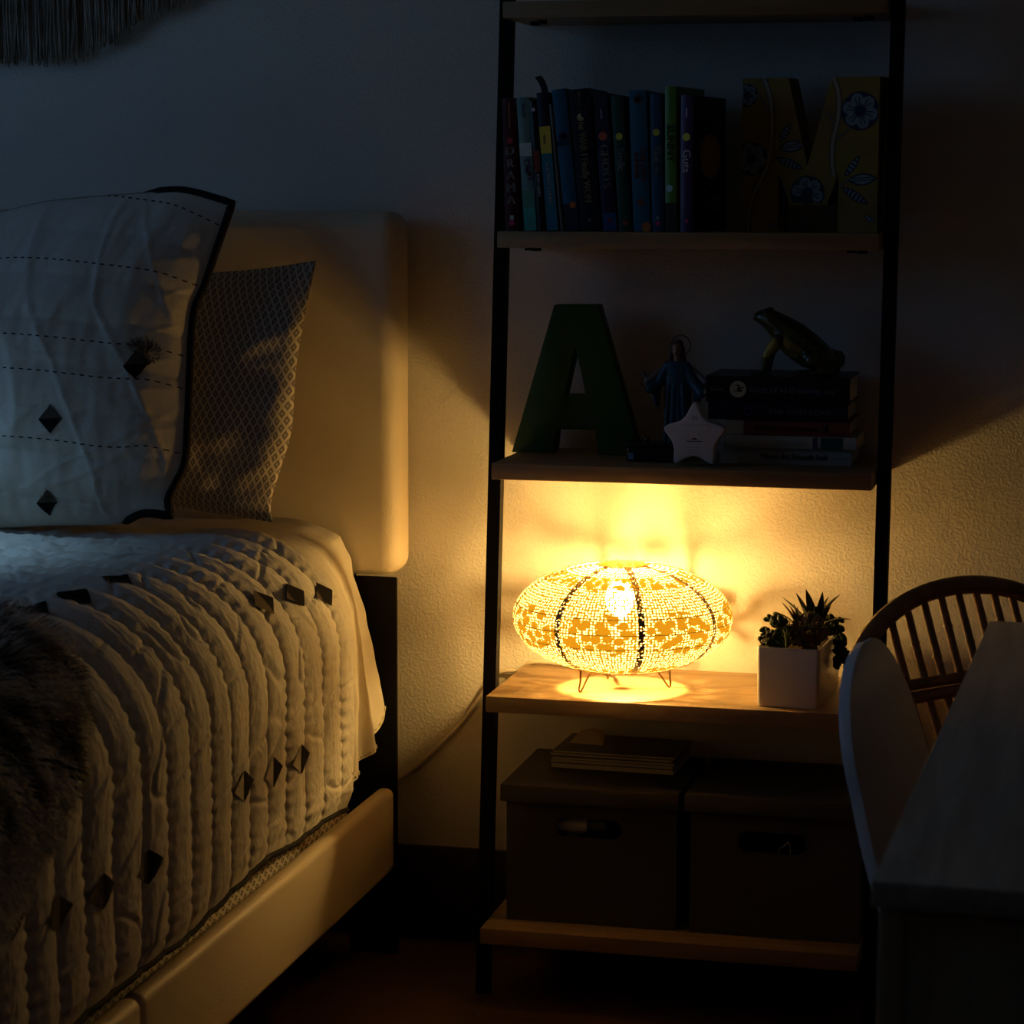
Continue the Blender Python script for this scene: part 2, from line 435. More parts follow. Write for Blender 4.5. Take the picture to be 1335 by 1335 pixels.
def patch(surf, cs, cy, hs, hy, split, parent, n=8):
    """a woven diamond following the cloth it is sewn on"""
    v = []; f = []; mi = []
    idx = {}
    for i in range(-n, n + 1):
        for j in range(-n, n + 1):
            a, b = i / n, j / n
            # square to diamond
            s_, t_ = (a + b) / 2, (a - b) / 2
            idx[i, j] = len(v); v.append(surf(cs + s_ * hs, cy + t_ * hy))
    for i in range(-n, n):
        for j in range(-n, n):
            f.append((idx[i, j], idx[i + 1, j], idx[i + 1, j + 1], idx[i, j + 1]))
            a, b = (i + .5) / n, (j + .5) / n
            mi.append(split((a + b) / 2, (a - b) / 2))
    return from_py('diamond_patch', v, f, [M_dia1, M_dia2, M_dia3], parent, True, mi=mi)
def find_on(surf, px, py, srange, yrange, n=90):
    best = None
    for i in range(n):
        s = srange[0] + (srange[1] - srange[0]) * i / (n - 1)
        for j in range(n):
            y = yrange[0] + (yrange[1] - yrange[0]) * j / (n - 1)
            d = surf(s, y) - EYE; z = d.dot(FWD)
            e = (667.5 + F_PX * d.dot(RIGHT) / z - px) ** 2 + (667.5 - F_PX * d.dot(UP) / z - py) ** 2
            if best is None or e < best[0]: best = (e, s, y)
    return best[1], best[2]
def qbase(s, y): return base_profile(s, y)[0]
dia = [(340, 793, 1), (378, 783, 0), (416, 776, 0), (148, 768, 0), (93, 788, 0), (40, 806, 0),
       (310, 1021, 3), (350, 1004, 3), (386, 989, 3), (182, 1129, 2), (123, 1159, 2), (67, 1187, 1), (4, 1200, 0)]
for px, py, k in dia:
    s, y = find_on(qbase, px, py, (-.3, .5), (-.3, -1.9))
    sp = {0: (lambda a, b: 1 if b < -.55 else 0), 1: (lambda a, b: 1 if b < .1 else 0), 2: (lambda a, b: 1 if b < -.05 else 0), 3: (lambda a, b: 2 if b < -.1 else 0)}[k]
    patch(lambda a, b: (lambda pn: pn[0] + pn[1] * (max(quilt_disp(a, b), .009) + .0012))(base_profile(a, b)), s, y, .0225, .040, sp, quilt)

# top sheet hanging at the head of the bed
def sheet_pt(s, y):
    p, n = base_profile(s, y)
    t = max(0, (s - LARC * .6)) / .3
    e = (y + .125) / -.3
    fl = .011 * t * math.sin((y + .02 * s) * 60 + 1.2) * (1 - .3 * e)
    w = max(0, min(1, (y + .34) / .22)); w = w * w * (3 - 2 * w)
    tx = [(.80, -.33), (.755, -.325), (.73, -.297), (.69, -.272), (.60, -.249), (.50, -.234), (.42, -.218), (.36, -.208)]
    for (za, xa), (zb_, xb_) in zip(tx, tx[1:]):
        if zb_ <= p.z <= za: p = p + Vector((min(0, xa + (xb_ - xa) * (za - p.z) / (za - zb_) - p.x) * w, 0, 0))
    return p + n * (-.004 + fl + .004 * nz3((s * 9, y * 14, 3)) + .0025 * nz3((s * 30, y * 40, 1)) - .004 * w)
v = []; f = []; ns, ny = 150, 60
for j in range(ny):
    y = -.112 - .26 * j / (ny - 1)
    zh = .398 - .05 * (j / (ny - 1)) + (.03 * max(0, 1 - j / 9) ** 2)
    sh = LARC + (ZQ - RZ - zh)
    for i in range(ns):
        v.append(sheet_pt(-1.2 + (sh + 1.2) * (1 - (1 - i / (ns - 1)) ** 1.3), y))
for j in range(ny - 1):
    for i in range(ns - 1):
        a = j * ns + i; f.append((a, a + 1, a + ns + 1, a + ns))
sheet = from_py('top_sheet', v, f, M_linen, None, True)
tag(sheet, 'smooth cream top sheet hanging past the quilt at the headboard corner', 'bed sheet')
hp = [Vector(v[j * ns + ns - 3]) + Vector((.0015, 0, 0)) for j in range(ny)]
bm = bmesh.new()
for j in range(0, ny - 1): 
    if j % 2 == 0: tube(bm, [hp[j], hp[j + 1]], .0013, 5)
from_bm('hem_stitching', bm, M_linen, sheet)

# ------------------------------------------------------------------ pillows
def cushion(name, edge_r, edge_l, edge_t, edge_b, ybot, ytop, thick, m, nu=120, nv=120, wr=None, power=.5, back=1.):
    """pillow stood against the headboard; its outline is given by four edge curves in x,z"""
    def P(u, vv):
        xr, zr = edge_r(vv); xl, zl = edge_l(vv); xt, zt = edge_t(u); xb, zb = edge_b(u)
        c00 = edge_b(0); c10 = edge_b(1); c01 = edge_t(0); c11 = edge_t(1)
        x = (1 - u) * xl + u * xr + (1 - vv) * xb + vv * xt - ((1 - u) * (1 - vv) * c00[0] + u * (1 - vv) * c10[0] + (1 - u) * vv * c01[0] + u * vv * c11[0])
        z = (1 - u) * zl + u * zr + (1 - vv) * zb + vv * zt - ((1 - u) * (1 - vv) * c00[1] + u * (1 - vv) * c10[1] + (1 - u) * vv * c01[1] + u * vv * c11[1])
        return x, z
    def S(u, vv, side):
        x, z = P(u, vv)
        y = ybot + (ytop - ybot) * vv
        a = max(0, 1 - abs(2 * u - 1) ** 2.6); b = max(0, 1 - abs(2 * vv - 1) ** 2.6)
        t = thick * (a * b) ** power * (1 if side < 0 else back)
        w = wr(u, vv) * min(1, 6 * (a * b)) if wr and side < 0 else 0
        return Vector((x, y + side * (t + w), z))
    v = []; f = []
    for side in (-1, 1):
        o = len(v)
        for j in range(nv):
            for i in range(nu):
                v.append(S(i / (nu - 1), j / (nv - 1), side))
        for j in range(nv - 1):
            for i in range(nu - 1):
                a = o + j * nu + i; q = (a, a + 1, a + nu + 1, a + nu); f.append(q if side < 0 else q[::-1])
    o = from_py(name, v, f, m, None, True)
    uv = o.data.uv_layers.new(name='UVMap')
    n1 = nu * nv
    for lp in o.data.loops:
        k = lp.vertex_index % n1; uv.data[lp.index].uv = ((k % nu) / (nu - 1), (k // nu) / (nv - 1))
    o.data.validate(); bm = bmesh.new(); bm.from_mesh(o.data); bmesh.ops.remove_doubles(bm, verts=bm.verts[:], dist=1e-5); bm.to_mesh(o.data); bm.free()
    return o, S
def poly_edge(pts):
    ps = spline([Vector((p[0], p[1], 0)) for p in pts], 12)
    L = [0]
    for a, b in zip(ps, ps[1:]): L.append(L[-1] + (b - a).length)
    def fn(t):
        d = t * L[-1]
        for i in range(len(L) - 1):
            if d <= L[i + 1] + 1e-9:
                q = (d - L[i]) / max(1e-9, L[i + 1] - L[i]); p = ps[i].lerp(ps[i + 1], q); return p.x, p.y
        return ps[-1].x, ps[-1].y
    return fn
YSB, YST = -.475, -.215
def on_tilt(px, py, yb, yt, zb, zt):
    y = (yb + yt) / 2
    for _ in range(12):
        p = at(px, py, y); y = yb + (yt - yb) * (p.z - zb) / (zt - zb)
    return p.x, p.z
def sham_edge(l): return [on_tilt(a, b, YSB, YST, .775, 1.28) for a, b in l]
er = poly_edge(sham_edge([(226, 672), (222, 650), (232, 628), (243, 600), (246, 540), (248, 480), (252, 410), (266, 372), (280, 330), (302, 265)]))
et = poly_edge(sham_edge([(-170, 292), (-60, 284), (0, 275), (60, 262), (130, 255), (200, 250), (245, 249), (302, 265)]))
eb = poly_edge(sham_edge([(-195, 700), (-60, 692), (60, 686), (150, 683), (190, 668), (226, 672)]))
el = poly_edge(sham_edge([(-195, 700), (-205, 560), (-200, 420), (-170, 292)]))
def sham_wr(u, v):
    a = .006 * nz3((u * 5, v * 3.5, 2.)) + .0035 * nz3((u * 16, v * 5, 5.1)) + .0018 * nz3((u * 40, v * 12, 7))
    # quilted rows
    vv = v + .11 * (max(0, u - .4) / .6) ** 1.5
    a += .0038 * max(0, 1 - abs(nz3((u * 6 + v * 2, v * 1.6, 11))) / .10) ** 2 + .0022 * max(0, 1 - abs(nz3((u * 3, v * 9 - u * 2.5, 17))) / .12) ** 2
    r = (vv * 7.6) % 1.; a += .0055 * (abs(math.sin(PI * r)) ** .5 - .6)
    return a
def sham_mat():
    mt, nt, bs = new_mat('sham_linen'); N = nt.nodes; L = nt.links
    bs.inputs['Roughness'].default_value = .9; bs.inputs['Specular IOR Level'].default_value = .1
    tc = N.new('ShaderNodeTexCoord'); sp = N.new('ShaderNodeSeparateXYZ'); L.new(tc.outputs['UV'], sp.inputs[0])
    u, v = sp.outputs['X'], sp.outputs['Y']
    k = math_node(nt, 'POWER', math_node(nt, 'MULTIPLY', math_node(nt, 'MAXIMUM', math_node(nt, 'SUBTRACT', u, .4), 0.), 1 / .6), 1.5)
    vv = math_node(nt, 'ADD', v, math_node(nt, 'MULTIPLY', k, .11))
    tot = None
    for v0 in (.305, .505, .607, .832, 1.03):
        d = math_node(nt, 'LESS_THAN', math_node(nt, 'ABSOLUTE', math_node(nt, 'SUBTRACT', vv, v0)), .0020)
        tot = d if tot is None else math_node(nt, 'MAXIMUM', tot, d)
    dash = math_node(nt, 'LESS_THAN', math_node(nt, 'FRACT', math_node(nt, 'MULTIPLY', u, 44.)), .5)
    st = math_node(nt, 'MULTIPLY', tot, dash)
    nz = N.new('ShaderNodeTexNoise'); nz.inputs['Scale'].default_value = 300; nz.inputs['Detail'].default_value = 4; L.new(tc.outputs['Object'], nz.inputs['Vector'])
    c0 = mix_col(nt, nz.outputs['Fac'], (.48, .44, .39), (.66, .62, .56))
    c = mix_col(nt, st, c0, (.02, .018, .018)); L.new(c, bs.inputs['Base Color'])
    b = N.new('ShaderNodeBump'); b.inputs['Strength'].default_value = .4; b.inputs['Distance'].default_value = .001
    L.new(nz.outputs['Fac'], b.inputs['Height']); L.new(b.outputs['Normal'], bs.inputs['Normal'])
    return mt
sham, S_sham = cushion('pillow', er, el, et, eb, YSB, YST, .112, sham_mat(), 150, 150, sham_wr, power=.85, back=.1)
tag(sham, 'large white pillow with black piped edge and dark diamonds, in front of the patterned pillow', 'pillow')
ring = [S_sham(1, j / 60, 0) for j in range(61)] + [S_sham(1 - j / 60, 1, 0) + Vector((0, .05, -.016)) * max(0, min(1, (j / 60 - .2) / .15)) for j in range(1, 61)] + [S_sham(0, 1 - j / 60, 0) for j in range(1, 61)] + [S_sham(j / 60, 0, 0) + Vector((0, .07, .02)) * max(0, min(1, (.86 - j / 60) / .12)) for j in range(1, 60)]
tube_obj('piping', ring, .0068, M_piping, sham, 8, closed=True, label='black piping round the pillow edge')
def sham_surf(u, v): return S_sham(u, v, -1) + Vector((0, -.002, 0))
for px, py in ((67, 549), (60, 655), (180, 474)):
    u, vv = find_on(lambda a, b: S_sham(a, b, -1), px, py, (.4, 1), (.02, .9), 60)
    hsu, hsv = .031, .043
    patch(lambda a, b: sham_surf(a, b), u, vv, hsu, hsv, lambda a, b: 1 if b > 0 else 0, sham)
    if py == 474:
        c = sham_surf(u + .022, vv + .035)
        bm = bmesh.new()
        for i in range(620):
            a = random.uniform(0, 2 * PI); r = .028 * math.sqrt(random.random())
            b0 = c + Vector((r * .9 * math.cos(a), -.002, r * .6 * math.sin(a)))
            d = Vector((math.cos(a) * r * 22, -random.uniform(.3, 1), math.sin(a) * r * 22 + .25)).normalized() * random.uniform(.009, .02)
            w = Vector((random.uniform(-1, 1), 0, random.uniform(-1, 1))).normalized() * .0007
            q = [bm.verts.new(b0 - w), bm.verts.new(b0 + w), bm.verts.new(b0 + d)]
            bm.faces.new(q)
        from_bm('fur_tuft', bm, mat('tuft_fur', (.16, .13, .08), .9, col2=(.03, .025, .018), cscale=60), sham, label='dark brown fur tuft above a diamond', recalc=False)

YPB, YPT = -.335, -.155
def pe(l): return poly_edge([on_tilt(a, b, YPB, YPT, .77, 1.18) for a, b in l])
er = pe([(357, 681), (353, 655), (366, 610), (380, 560), (386, 480), (396, 420), (412, 340)])
et = pe([(60, 372), (180, 366), (262, 357), (340, 350), (412, 340)])
eb = pe([(50, 668), (150, 662), (235, 662), (300, 672), (357, 681)])
el = pe([(50, 668), (40, 560), (45, 470), (60, 372)])
def sm_wr(u, v): return .008 * nz3((u * 5, v * 5, 1)) + .004 * nz3((u * 11, v * 13, 4)) + .022 * max(0, nz3((u * 3.2 + v * 3, v * 4.5, 8)))
pil, _S = cushion('pillow', er, el, et, eb, YPB, YPT, .078, lattice_mat('ogee_print', 39, 18, (.19, .165, .16), (.58, .52, .44), .155), 110, 110, sm_wr, power=.8, back=.6)
tag(pil, 'small pillow in a fine lattice print, half hidden behind the large white pillow', 'pillow')

# ------------------------------------------------------------------ fur throw
def throw_edge(s):
    ks = [(-1.1, -1.05), (-.3, -1.14), (-.05, -1.2), (.1, -1.285), (.19, -1.375), (.255, -1.5), (.31, -1.62), (.38, -1.78), (.6, -1.98)]
    for (a, ya), (b, yb) in zip(ks, ks[1:]):
        if a <= s <= b: return ya + (yb - ya) * (s - a) / (b - a)
    return ks[-1][1]
def throw_pt(s, t, off=0):
    ye = throw_edge(s); y = ye + (-2.0 - ye) * t
    p, n = base_profile(s, y)
    th = .022 + .018 * min(1, t * 8) + .006 * nz3((s * 7, y * 8, 1))
    return p + n * (th + off), n
bm = bmesh.new(); ns, nt_ = 70, 40; g = {}
for i in range(ns):
    for j in range(nt_):
        g[i, j] = bm.verts.new(throw_pt(-.75 + 1.3 * i / (ns - 1), j / (nt_ - 1))[0])
for i in range(ns - 1):
    for j in range(nt_ - 1): bm.faces.new((g[i, j], g[i + 1, j], g[i + 1, j + 1], g[i, j + 1]))
M_fur0 = mat('fur_backing', (.035, .03, .028), .95, spec=.05)
def fur_mat():
    mt, nt, bs = new_mat('long_fur'); N = nt.nodes; L = nt.links
    tc = N.new('ShaderNodeTexCoord'); mp = N.new('ShaderNodeMapping'); mp.inputs['Scale'].default_value = (9, 16, 9); mp.inputs['Rotation'].default_value = (.5, 0, .4)
    L.new(tc.outputs['Object'], mp.inputs['Vector'])
    nz = N.new('ShaderNodeTexNoise'); nz.inputs['Scale'].default_value = 1.1; nz.inputs['Detail'].default_value = 3; L.new(mp.outputs['Vector'], nz.inputs['Vector'])
    rp = N.new('ShaderNodeValToRGB'); e = rp.color_ramp.elements; e[0].position = .42; e[0].color = (.025, .024, .024, 1); e[1].position = .58; e[1].color = (.62, .57, .50, 1)
    L.new(nz.outputs['Fac'], rp.inputs['Fac']); L.new(rp.outputs['Color'], bs.inputs['Base Color'])
    bs.inputs['Roughness'].default_value = .8; bs.inputs['Specular IOR Level'].default_value = .15
    return mt
throw = from_bm('fur_throw', bm, M_fur0, None, True)
tag(throw, 'long-haired dark grey fur throw draped over the near edge of the quilt', 'throw')
bm = bmesh.new()
for i in range(34000):
    s = random.uniform(-.45, .55) if i % 4 else random.uniform(-.75, -.45); t = random.random() ** 1.4
    p, n = throw_pt(s, t); 
    fl = Vector((.35 + .4 * nz3(p * 9), .5 * nz3(p * 7 + Vector((3, 0, 0))) + .25, -.55))
    fl -= n * fl.dot(n)
    d = (n * .55 + fl + Vector((random.uniform(-.2, .2), random.uniform(-.2, .2), random.uniform(-.2, .2)))).normalized() * random.uniform(.018, .034)
    w = n.cross(d).normalized() * .0009
    mid = p + d * .55 + n * .003
    a, b = bm.verts.new(p - w), bm.verts.new(p + w); c, e = bm.verts.new(mid + w * .8), bm.verts.new(mid - w * .8); tip = bm.verts.new(p + d - n * .004)
    bm.faces.new((a, b, c, e)); bm.faces.new((e, c, tip))
fo = from_bm('fur_pile', bm, fur_mat(), throw, recalc=False); fo['kind'] = 'stuff'

# ------------------------------------------------------------------ fringed wall hanging
M_yarn = mat('wool_yarn', (.40, .34, .28), .95, spec=.05, col2=(.24, .19, .15), cscale=25, bump=.4, bscale=500)
hang = thing('wall_hanging', 'fringed beige yarn wall hanging above the bed, at the top left corner', 'wall hanging', (-.98, -.02, 1.5))
tube_obj('dowel', [(-1.5, -.03, 1.92), (-.45, -.03, 1.92)], .011, M_deskleg, hang)
bm = bmesh.new(); v = []
prof = [(-1.5, 1.60), (-1.2, 1.545), (-.95, 1.522), (-.86, 1.518), (-.80, 1.523), (-.745, 1.545), (-.70, 1.572), (-.66, 1.597), (-.60, 1.612), (-.53, 1.66), (-.47, 1.72)]
def zlow(x):
    for (a, za), (b, zb) in zip(prof, prof[1:]):
        if a <= x <= b: return za + (zb - za) * (x - a) / (b - a)
    return 1.7
for i in range(620):
    x = random.uniform(-1.48, -.47); yb = random.uniform(-.026, -.012)
    zl = zlow(x) + random.gauss(0, .006) - .004
    zt = zl + .2
    ph = random.uniform(0, 6); am = random.uniform(.001, .004)
    tube(bm, [(x + am * math.sin(ph + k * .9) + (.004 * random.uniform(-1, 1) if k == 5 else 0), yb + .002 * math.sin(ph * 2 + k), zt + (zl - zt) * k / 5) for k in range(6)], .0016, 4)
fr = from_bm('fringe', bm, M_yarn, hang, True); fr['kind'] = 'stuff'
bm = bmesh.new(); v = []
for i in range(60):
    x = -1.48 + 1.01 * i / 59; zt = 1.915
    v.append((x, zlow(x) + .17, zt))
vs = []
for x, a, b in v: vs.append((bm.verts.new((x, -.012, a)), bm.verts.new((x, -.022, b)), bm.verts.new((x, -.034, b)), bm.verts.new((x, -.026, a))))
for p, q in zip(vs, vs[1:]):
    for k in range(4): bm.faces.new((p[k], p[(k + 1) % 4], q[(k + 1) % 4], q[k]))
from_bm('woven_panel', bm, M_yarn, hang)

# ------------------------------------------------------------------ upright books
S2 = ZT[1]; BY = -.198
cmat_cache = {}
def cover_mat(c, rough=.42):
    k = tuple(c)
    if k not in cmat_cache: cmat_cache[k] = mat('book_cover', tuple(v * .8 for v in c), rough, spec=.35, coat=.08)
    return cmat_cache[k]
def ink(c): return cover_mat(tuple(min(.85, v * 1.9) for v in c), .55)
PREV = []
def upright(label, x, T, H, D, lean, cover, turn=0., bands=(), title=None, tcol=(.8, .78, .7), tsize=.012, tpos=.5, stacked=False, spots=(), extra=None, squash=1., y=BY, bold=.0004, hard=False, group='books standing on the upper shelf', tx=.5, z0=S2):
    """x,z0: lower left front corner; lean in degrees to the left; turn about z"""
    if PREV:
        px_, pT, pH, pl = PREV[-1]; edge = px_ + pT / math.cos(pl) + .0005
        x = max(x, edge); zz = min(pH, H)
        lean = min(lean, math.degrees(math.atan((x - edge + zz * math.tan(pl)) / zz)))
    PREV.append((x, T, H, math.radians(lean)))
    r = thing('book', label, 'book', (x, y, z0 + .0004), group)
    r.rotation_euler = (0, -math.radians(lean), math.radians(turn))
    c = .0022 if hard else .0009
    ov = .003 if hard else .0006
    bm = bmesh.new()
    bx(bm, 0, c, 0, D, 0, H); bx(bm, T - c, T, 0, D, 0, H)
    # slightly rounded spine
    n = 8; a = []; b = []
    for i in range(n + 1):
        t = i / n; yy = -.0016 * math.sin(PI * t)
        a.append((T * t, yy)); 
    lo = [bm.verts.new((p[0], p[1], 0)) for p in a]; hi = [bm.verts.new((p[0], p[1], H)) for p in a]
    lo2 = [bm.verts.new((p[0], p[1] + c + .0003, 0)) for p in a]; hi2 = [bm.verts.new((p[0], p[1] + c + .0003, H)) for p in a]
    for i in range(n):
        bm.faces.new((lo[i], lo[i + 1], hi[i + 1], hi[i])); bm.faces.new((lo2[i + 1], lo2[i], hi2[i], hi2[i + 1]))
        bm.faces.new((hi[i], hi[i + 1], hi2[i + 1], hi2[i])); bm.faces.new((lo2[i], lo2[i + 1], lo[i + 1], lo[i]))
    cov = from_bm('cover', bm, cover_mat(cover), r, None, True)
    box_obj('page_block', c + .0002, T - c - .0002, c + .001, D - ov - .001, ov, H - ov, M_paper, r, local=True)
    F = lambda u, w: (u, -.0019 - .0002, w)
    for z0_, z1_, col in bands:
        bm = bmesh.new(); put_poly(bm, [(.0004, z0_ * H), (T - .0004, z0_ * H), (T - .0004, z1_ * H), (.0004, z1_ * H)], lambda u, w: (u, -.00175, w))
        from_bm('spine_panel', bm, ink(col), cov, None, True, recalc=False)
    for cx, cz, rad, col in spots:
        bm = bmesh.new(); put_poly(bm, circle(cx * T, cz * H, rad), lambda u, w: (u, -.00195, w))
        from_bm('emblem', bm, ink(col), cov, None, True, recalc=False)
    for (txt, size, pos, col, st, sq, xx) in ([(title, tsize, tpos, tcol, stacked, squash, tx)] if title else []) + list(extra or []):
        bm = bmesh.new()
        if st:
            for i, ch in enumerate(txt): put_text(bm, ch, size, lambda a, b, i=i: F(T * xx + a, H * pos - i * size * .98 + b), bold=bold)
        else:
            put_text(bm, txt, size, lambda a, b: F(T * xx + b, H * pos - a), squash=sq, bold=bold)
        from_bm('title', bm, ink(col), cov, None, True, recalc=False)
    return r
cream = (.75, .66, .45); wht = (.75, .75, .75)
upright('maroon book titled DRAMA, first on the shelf beside the left post', .0085, .0225, .2075, .145, 1.6, (.09, .012, .016), title='DRAMA', stacked=True, tsize=.0195, tpos=.60, tcol=cream, bold=.0007,
        spots=((.5, .68, .005, (.35, .03, .05)), (.5, .06, .0045, (.45, .04, .1))), extra=[('RAINA TELGEMEIER', .0045, .87, (.35, .15, .08), False, 1, .5), ('III', .009, .10, wht, False, 1, .5)])
upright('pale mint green book with purple lettering, second from the left post', .0395, .0205, .2085, .14, 4.6, (.20, .36, .36), title='CHP', tsize=.013, tpos=.48, tcol=(.18, .06, .14),
        bands=((.0, .17, (.05, .27, .22)), (.17, .30, (.07, .2, .15)), (.56, .66, (.36, .42, .42))), extra=[('ALLEY', .008, .90, (.05, .1, .1), False, 1, .5), ('CAT', .012, .43, (.18, .06, .14), False, 1, .72)])
upright('thin black book with a small white dot, between mint and yellow-patched books', .0615, .0115, .204, .14, 5.2, (.012, .012, .014), title='LOST LANES', tsize=.0062, tpos=.35, tcol=wht,
        spots=((.5, .93, .003, (.8, .8, .8)),), bands=((.45, .62, (.14, .03, .02)),), tx=.55)
b = upright('navy book with yellow spine patch and a strap bookmark sticking out of its top', .0765, .0185, .2165, .15, 5.6, (.016, .02, .05), title='THE MIGHTY HEART', tsize=.0072, tpos=.34, tcol=(.55, .68, .7),
        bands=((.0, .56, (.02, .13, .19)), (.56, .755, (.50, .36, .05))), extra=[('WILD', .0055, .66, (.1, .07, .02), False, 1, .4)])
bm = bmesh.new()
st = spline([(.010, .02, .19), (.010, .02, .214), (.007, .018, .232), (.001, .014, .243)], 5)
for i in range(len(st) - 1):
    a, c = st[i], st[i + 1]; d = Vector((.0052, 0, .0012)); e = Vector((0, .0012, 0))
    for q in ((a - d, a + d, c + d, c - d), (a + e + d, a + e - d, c + e - d, c + e + d), (a - d, c - d, c - d + e, a - d + e), (a + d, a + d + e, c + d + e, c + d)):
        bm.faces.new([bm.verts.new(p) for p in q])
bm.faces.new([bm.verts.new(p) for p in (st[-1] - d, st[-1] + d, st[-1] + d + e, st[-1] - d + e)])
bmk = from_bm('bookmark_strap', bm, mat('brown_strap', (.02, .017, .014), .8), b, None, True, recalc=False)
upright('very thin grey-beige book leaning beside the yellow-patched book', .0985, .006, .199, .14, 7.6, (.13, .11, .10), bold=0)
upright('bright blue leaning book with dark ring on its spine', .1065, .0225, .2215, .15, 6.6, (.02, .13, .25),
        bands=((.0, .19, (.012, .016, .035)), (.60, .635, (.012, .02, .05))), spots=((.55, .665, .0085, (.012, .02, .05)), (.55, .665, .0045, (.03, .2, .32)), (.7, .18, .005, (.40, .11, .02))))
upright('thick navy hardback with gold script title, leaning left of GHOSTS', .131, .0325, .221, .15, 5.6, (.010, .013, .032), title='The WAR I Finally WON', tsize=.0165, tpos=.50, tcol=(.42, .34, .17),
        squash=.78, spots=((.5, .80, .006, (.36, .32, .2)), (.68, .82, .0058, (.010, .013, .032))), extra=[('BRADLEY', .0075, .91, (.2, .17, .14), False, 1, .5), ('k', .012, .07, (.3, .32, .35), False, 1, .5)], hard=True)
upright('dark purple-blue book titled GHOSTS in cream letters', .1672, .0225, .2145, .145, 5.0, (.025, .022, .07), title='GHOSTS', tsize=.0180, tpos=.47, tcol=cream, bold=.0005,
        bands=((.0, .13, (.02, .055, .15)), (.6, 1., (.012, .012, .03))), spots=((.5, .69, .0068, (.35, .08, .04)),), extra=[('RAINA', .005, .85, (.2, .2, .3), False, 1, .5), ('III', .008, .075, (.5, .03, .05), False, 1, .5)])
upright('dark green book titled Smile with small yellow dot', .1925, .0195, .2105, .145, 4.2, (.022, .085, .06), title='Smile', tsize=.0172, tpos=.53, tcol=(.5, .6, .55), spots=((.5, .70, .0055, (.5, .40, .05)), (.55, .06, .004, (.25, .04, .03))))
upright('bright blue book with red lettering, between Smile and Sisters', .2155, .027, .2185, .15, 2.5, (.025, .155, .26), title='THE LOST', tsize=.0115, tpos=.47, tcol=(.35, .045, .03), tx=.68,
        spots=((.5, .935, .0068, (.06, .03, .02)), (.5, .935, .004, (.32, .12, .05)), (.5, .205, .006, (.1, .04, .03)), (.78, .03, .0075, (.38, .12, .03))), extra=[('SUMMER', .0105, .47, (.35, .045, .03), False, 1, .30)], hard=False)
upright('blue book titled Sisters with small yellow dot', .2452, .0185, .2135, .145, 1.6, (.018, .095, .19), title='Sisters', tsize=.0172, tpos=.51, tcol=(.45, .6, .65), spots=((.5, .72, .0055, (.5, .40, .05)), (.5, .06, .004, (.45, .03, .1))), extra=[('III', .007, .10, wht, False, 1, .5)])
upright('lime green book titled SUNNY with black lower spine', .2660, .0180, .2245, .15, .8, (.12, .30, .03), turn=-8, title='SUNNY', tsize=.0175, tpos=.61, tcol=(.02, .03, .01), bold=.0006,
        bands=((.0, .20, (.01, .014, .012)),), spots=((.4, .30, .0055, (.3, .55, .6)),), extra=[('Holm', .008, .89, (.06, .14, .03), False, 1, .5)])
g = upright('purple book titled Guts beside the letter M', .2905, .0195, .2105, .16, .4, (.075, .025, .11), turn=-10, title='Guts', tsize=.0185, tpos=.52, tcol=(.6, .55, .65), y=BY - .004,
        spots=((.5, .695, .0062, (.55, .48, .06)), (.55, .08, .003, (.45, .03, .1))), extra=[('RAINA', .005, .87, (.3, .25, .4), False, 1, .5)])
bm = bmesh.new(); T = .0195 + .0002
put_poly(bm, [(.004, .002), (.158, .002), (.158, .208), (.004, .208)], lambda u, w: (T, u, w), 0)
put_poly(bm, circle(.085, .118, .048, .035, 32), lambda u, w: (T + .0002, u, w), 1)
put_text(bm, 'Guts', .05, lambda a, b: (T + .0003, .085 + a, .047 + b), 2, squash=.9)
from_bm('front_cover_art', bm, [cover_mat((.05, .012, .02)), cover_mat((.62, .27, .03)), cover_mat((.34, .26, .27))], g, None, True, recalc=False)

# ------------------------------------------------------------------ letter M
M_must = mat('mustard_paint', (.28, .185, .016), .6, col2=(.23, .12, .012), cscale=14)
M_mside = mat('kraft_edge', (.16, .11, .055), .8)
Ml = thing('letter_ornament', 'mustard yellow letter M with blue and white flower print, right end of the upper shelf', 'letter', (.3700, -.098, S2 + .0004))
Ml.rotation_euler = (0, 0, math.radians(-11))
k = 1 / 835.
def mp(px, py): return ((px - 955) * k * 1.02, (298.5 - py) * k)
outM = [mp(*p) for p in [(955, 298.5), (955, 98), (1017, 98), (1044, 213), (1075, 98), (1138, 98), (1138, 298.5), (1086, 298.5), (1086, 222), (1071, 263), (1022, 263), (1005.5, 222), (1005.5, 298.5)]]
bm = bmesh.new(); prism(bm, [outM], lambda p: (p[0], 0, p[1]), lambda p: (p[0], .05, p[1]))
bmesh.ops.recalc_face_normals(bm, faces=bm.faces[:])
for fc in bm.faces: fc.material_index = 0 if abs(fc.normal.y) > .9 else 1
from_bm('letter_body', bm, [M_must, M_mside], Ml, None, True)
bm = bmesh.new(); e0 = -.0004
def inM(x, z):
    c = False; n = len(outM)
    for i in range(n):
        (x1, z1), (x2, z2) = outM[i - 1], outM[i]
        if (z1 > z) != (z2 > z) and x < (x2 - x1) * (z - z1) / (z2 - z1) + x1: c = not c
    return c
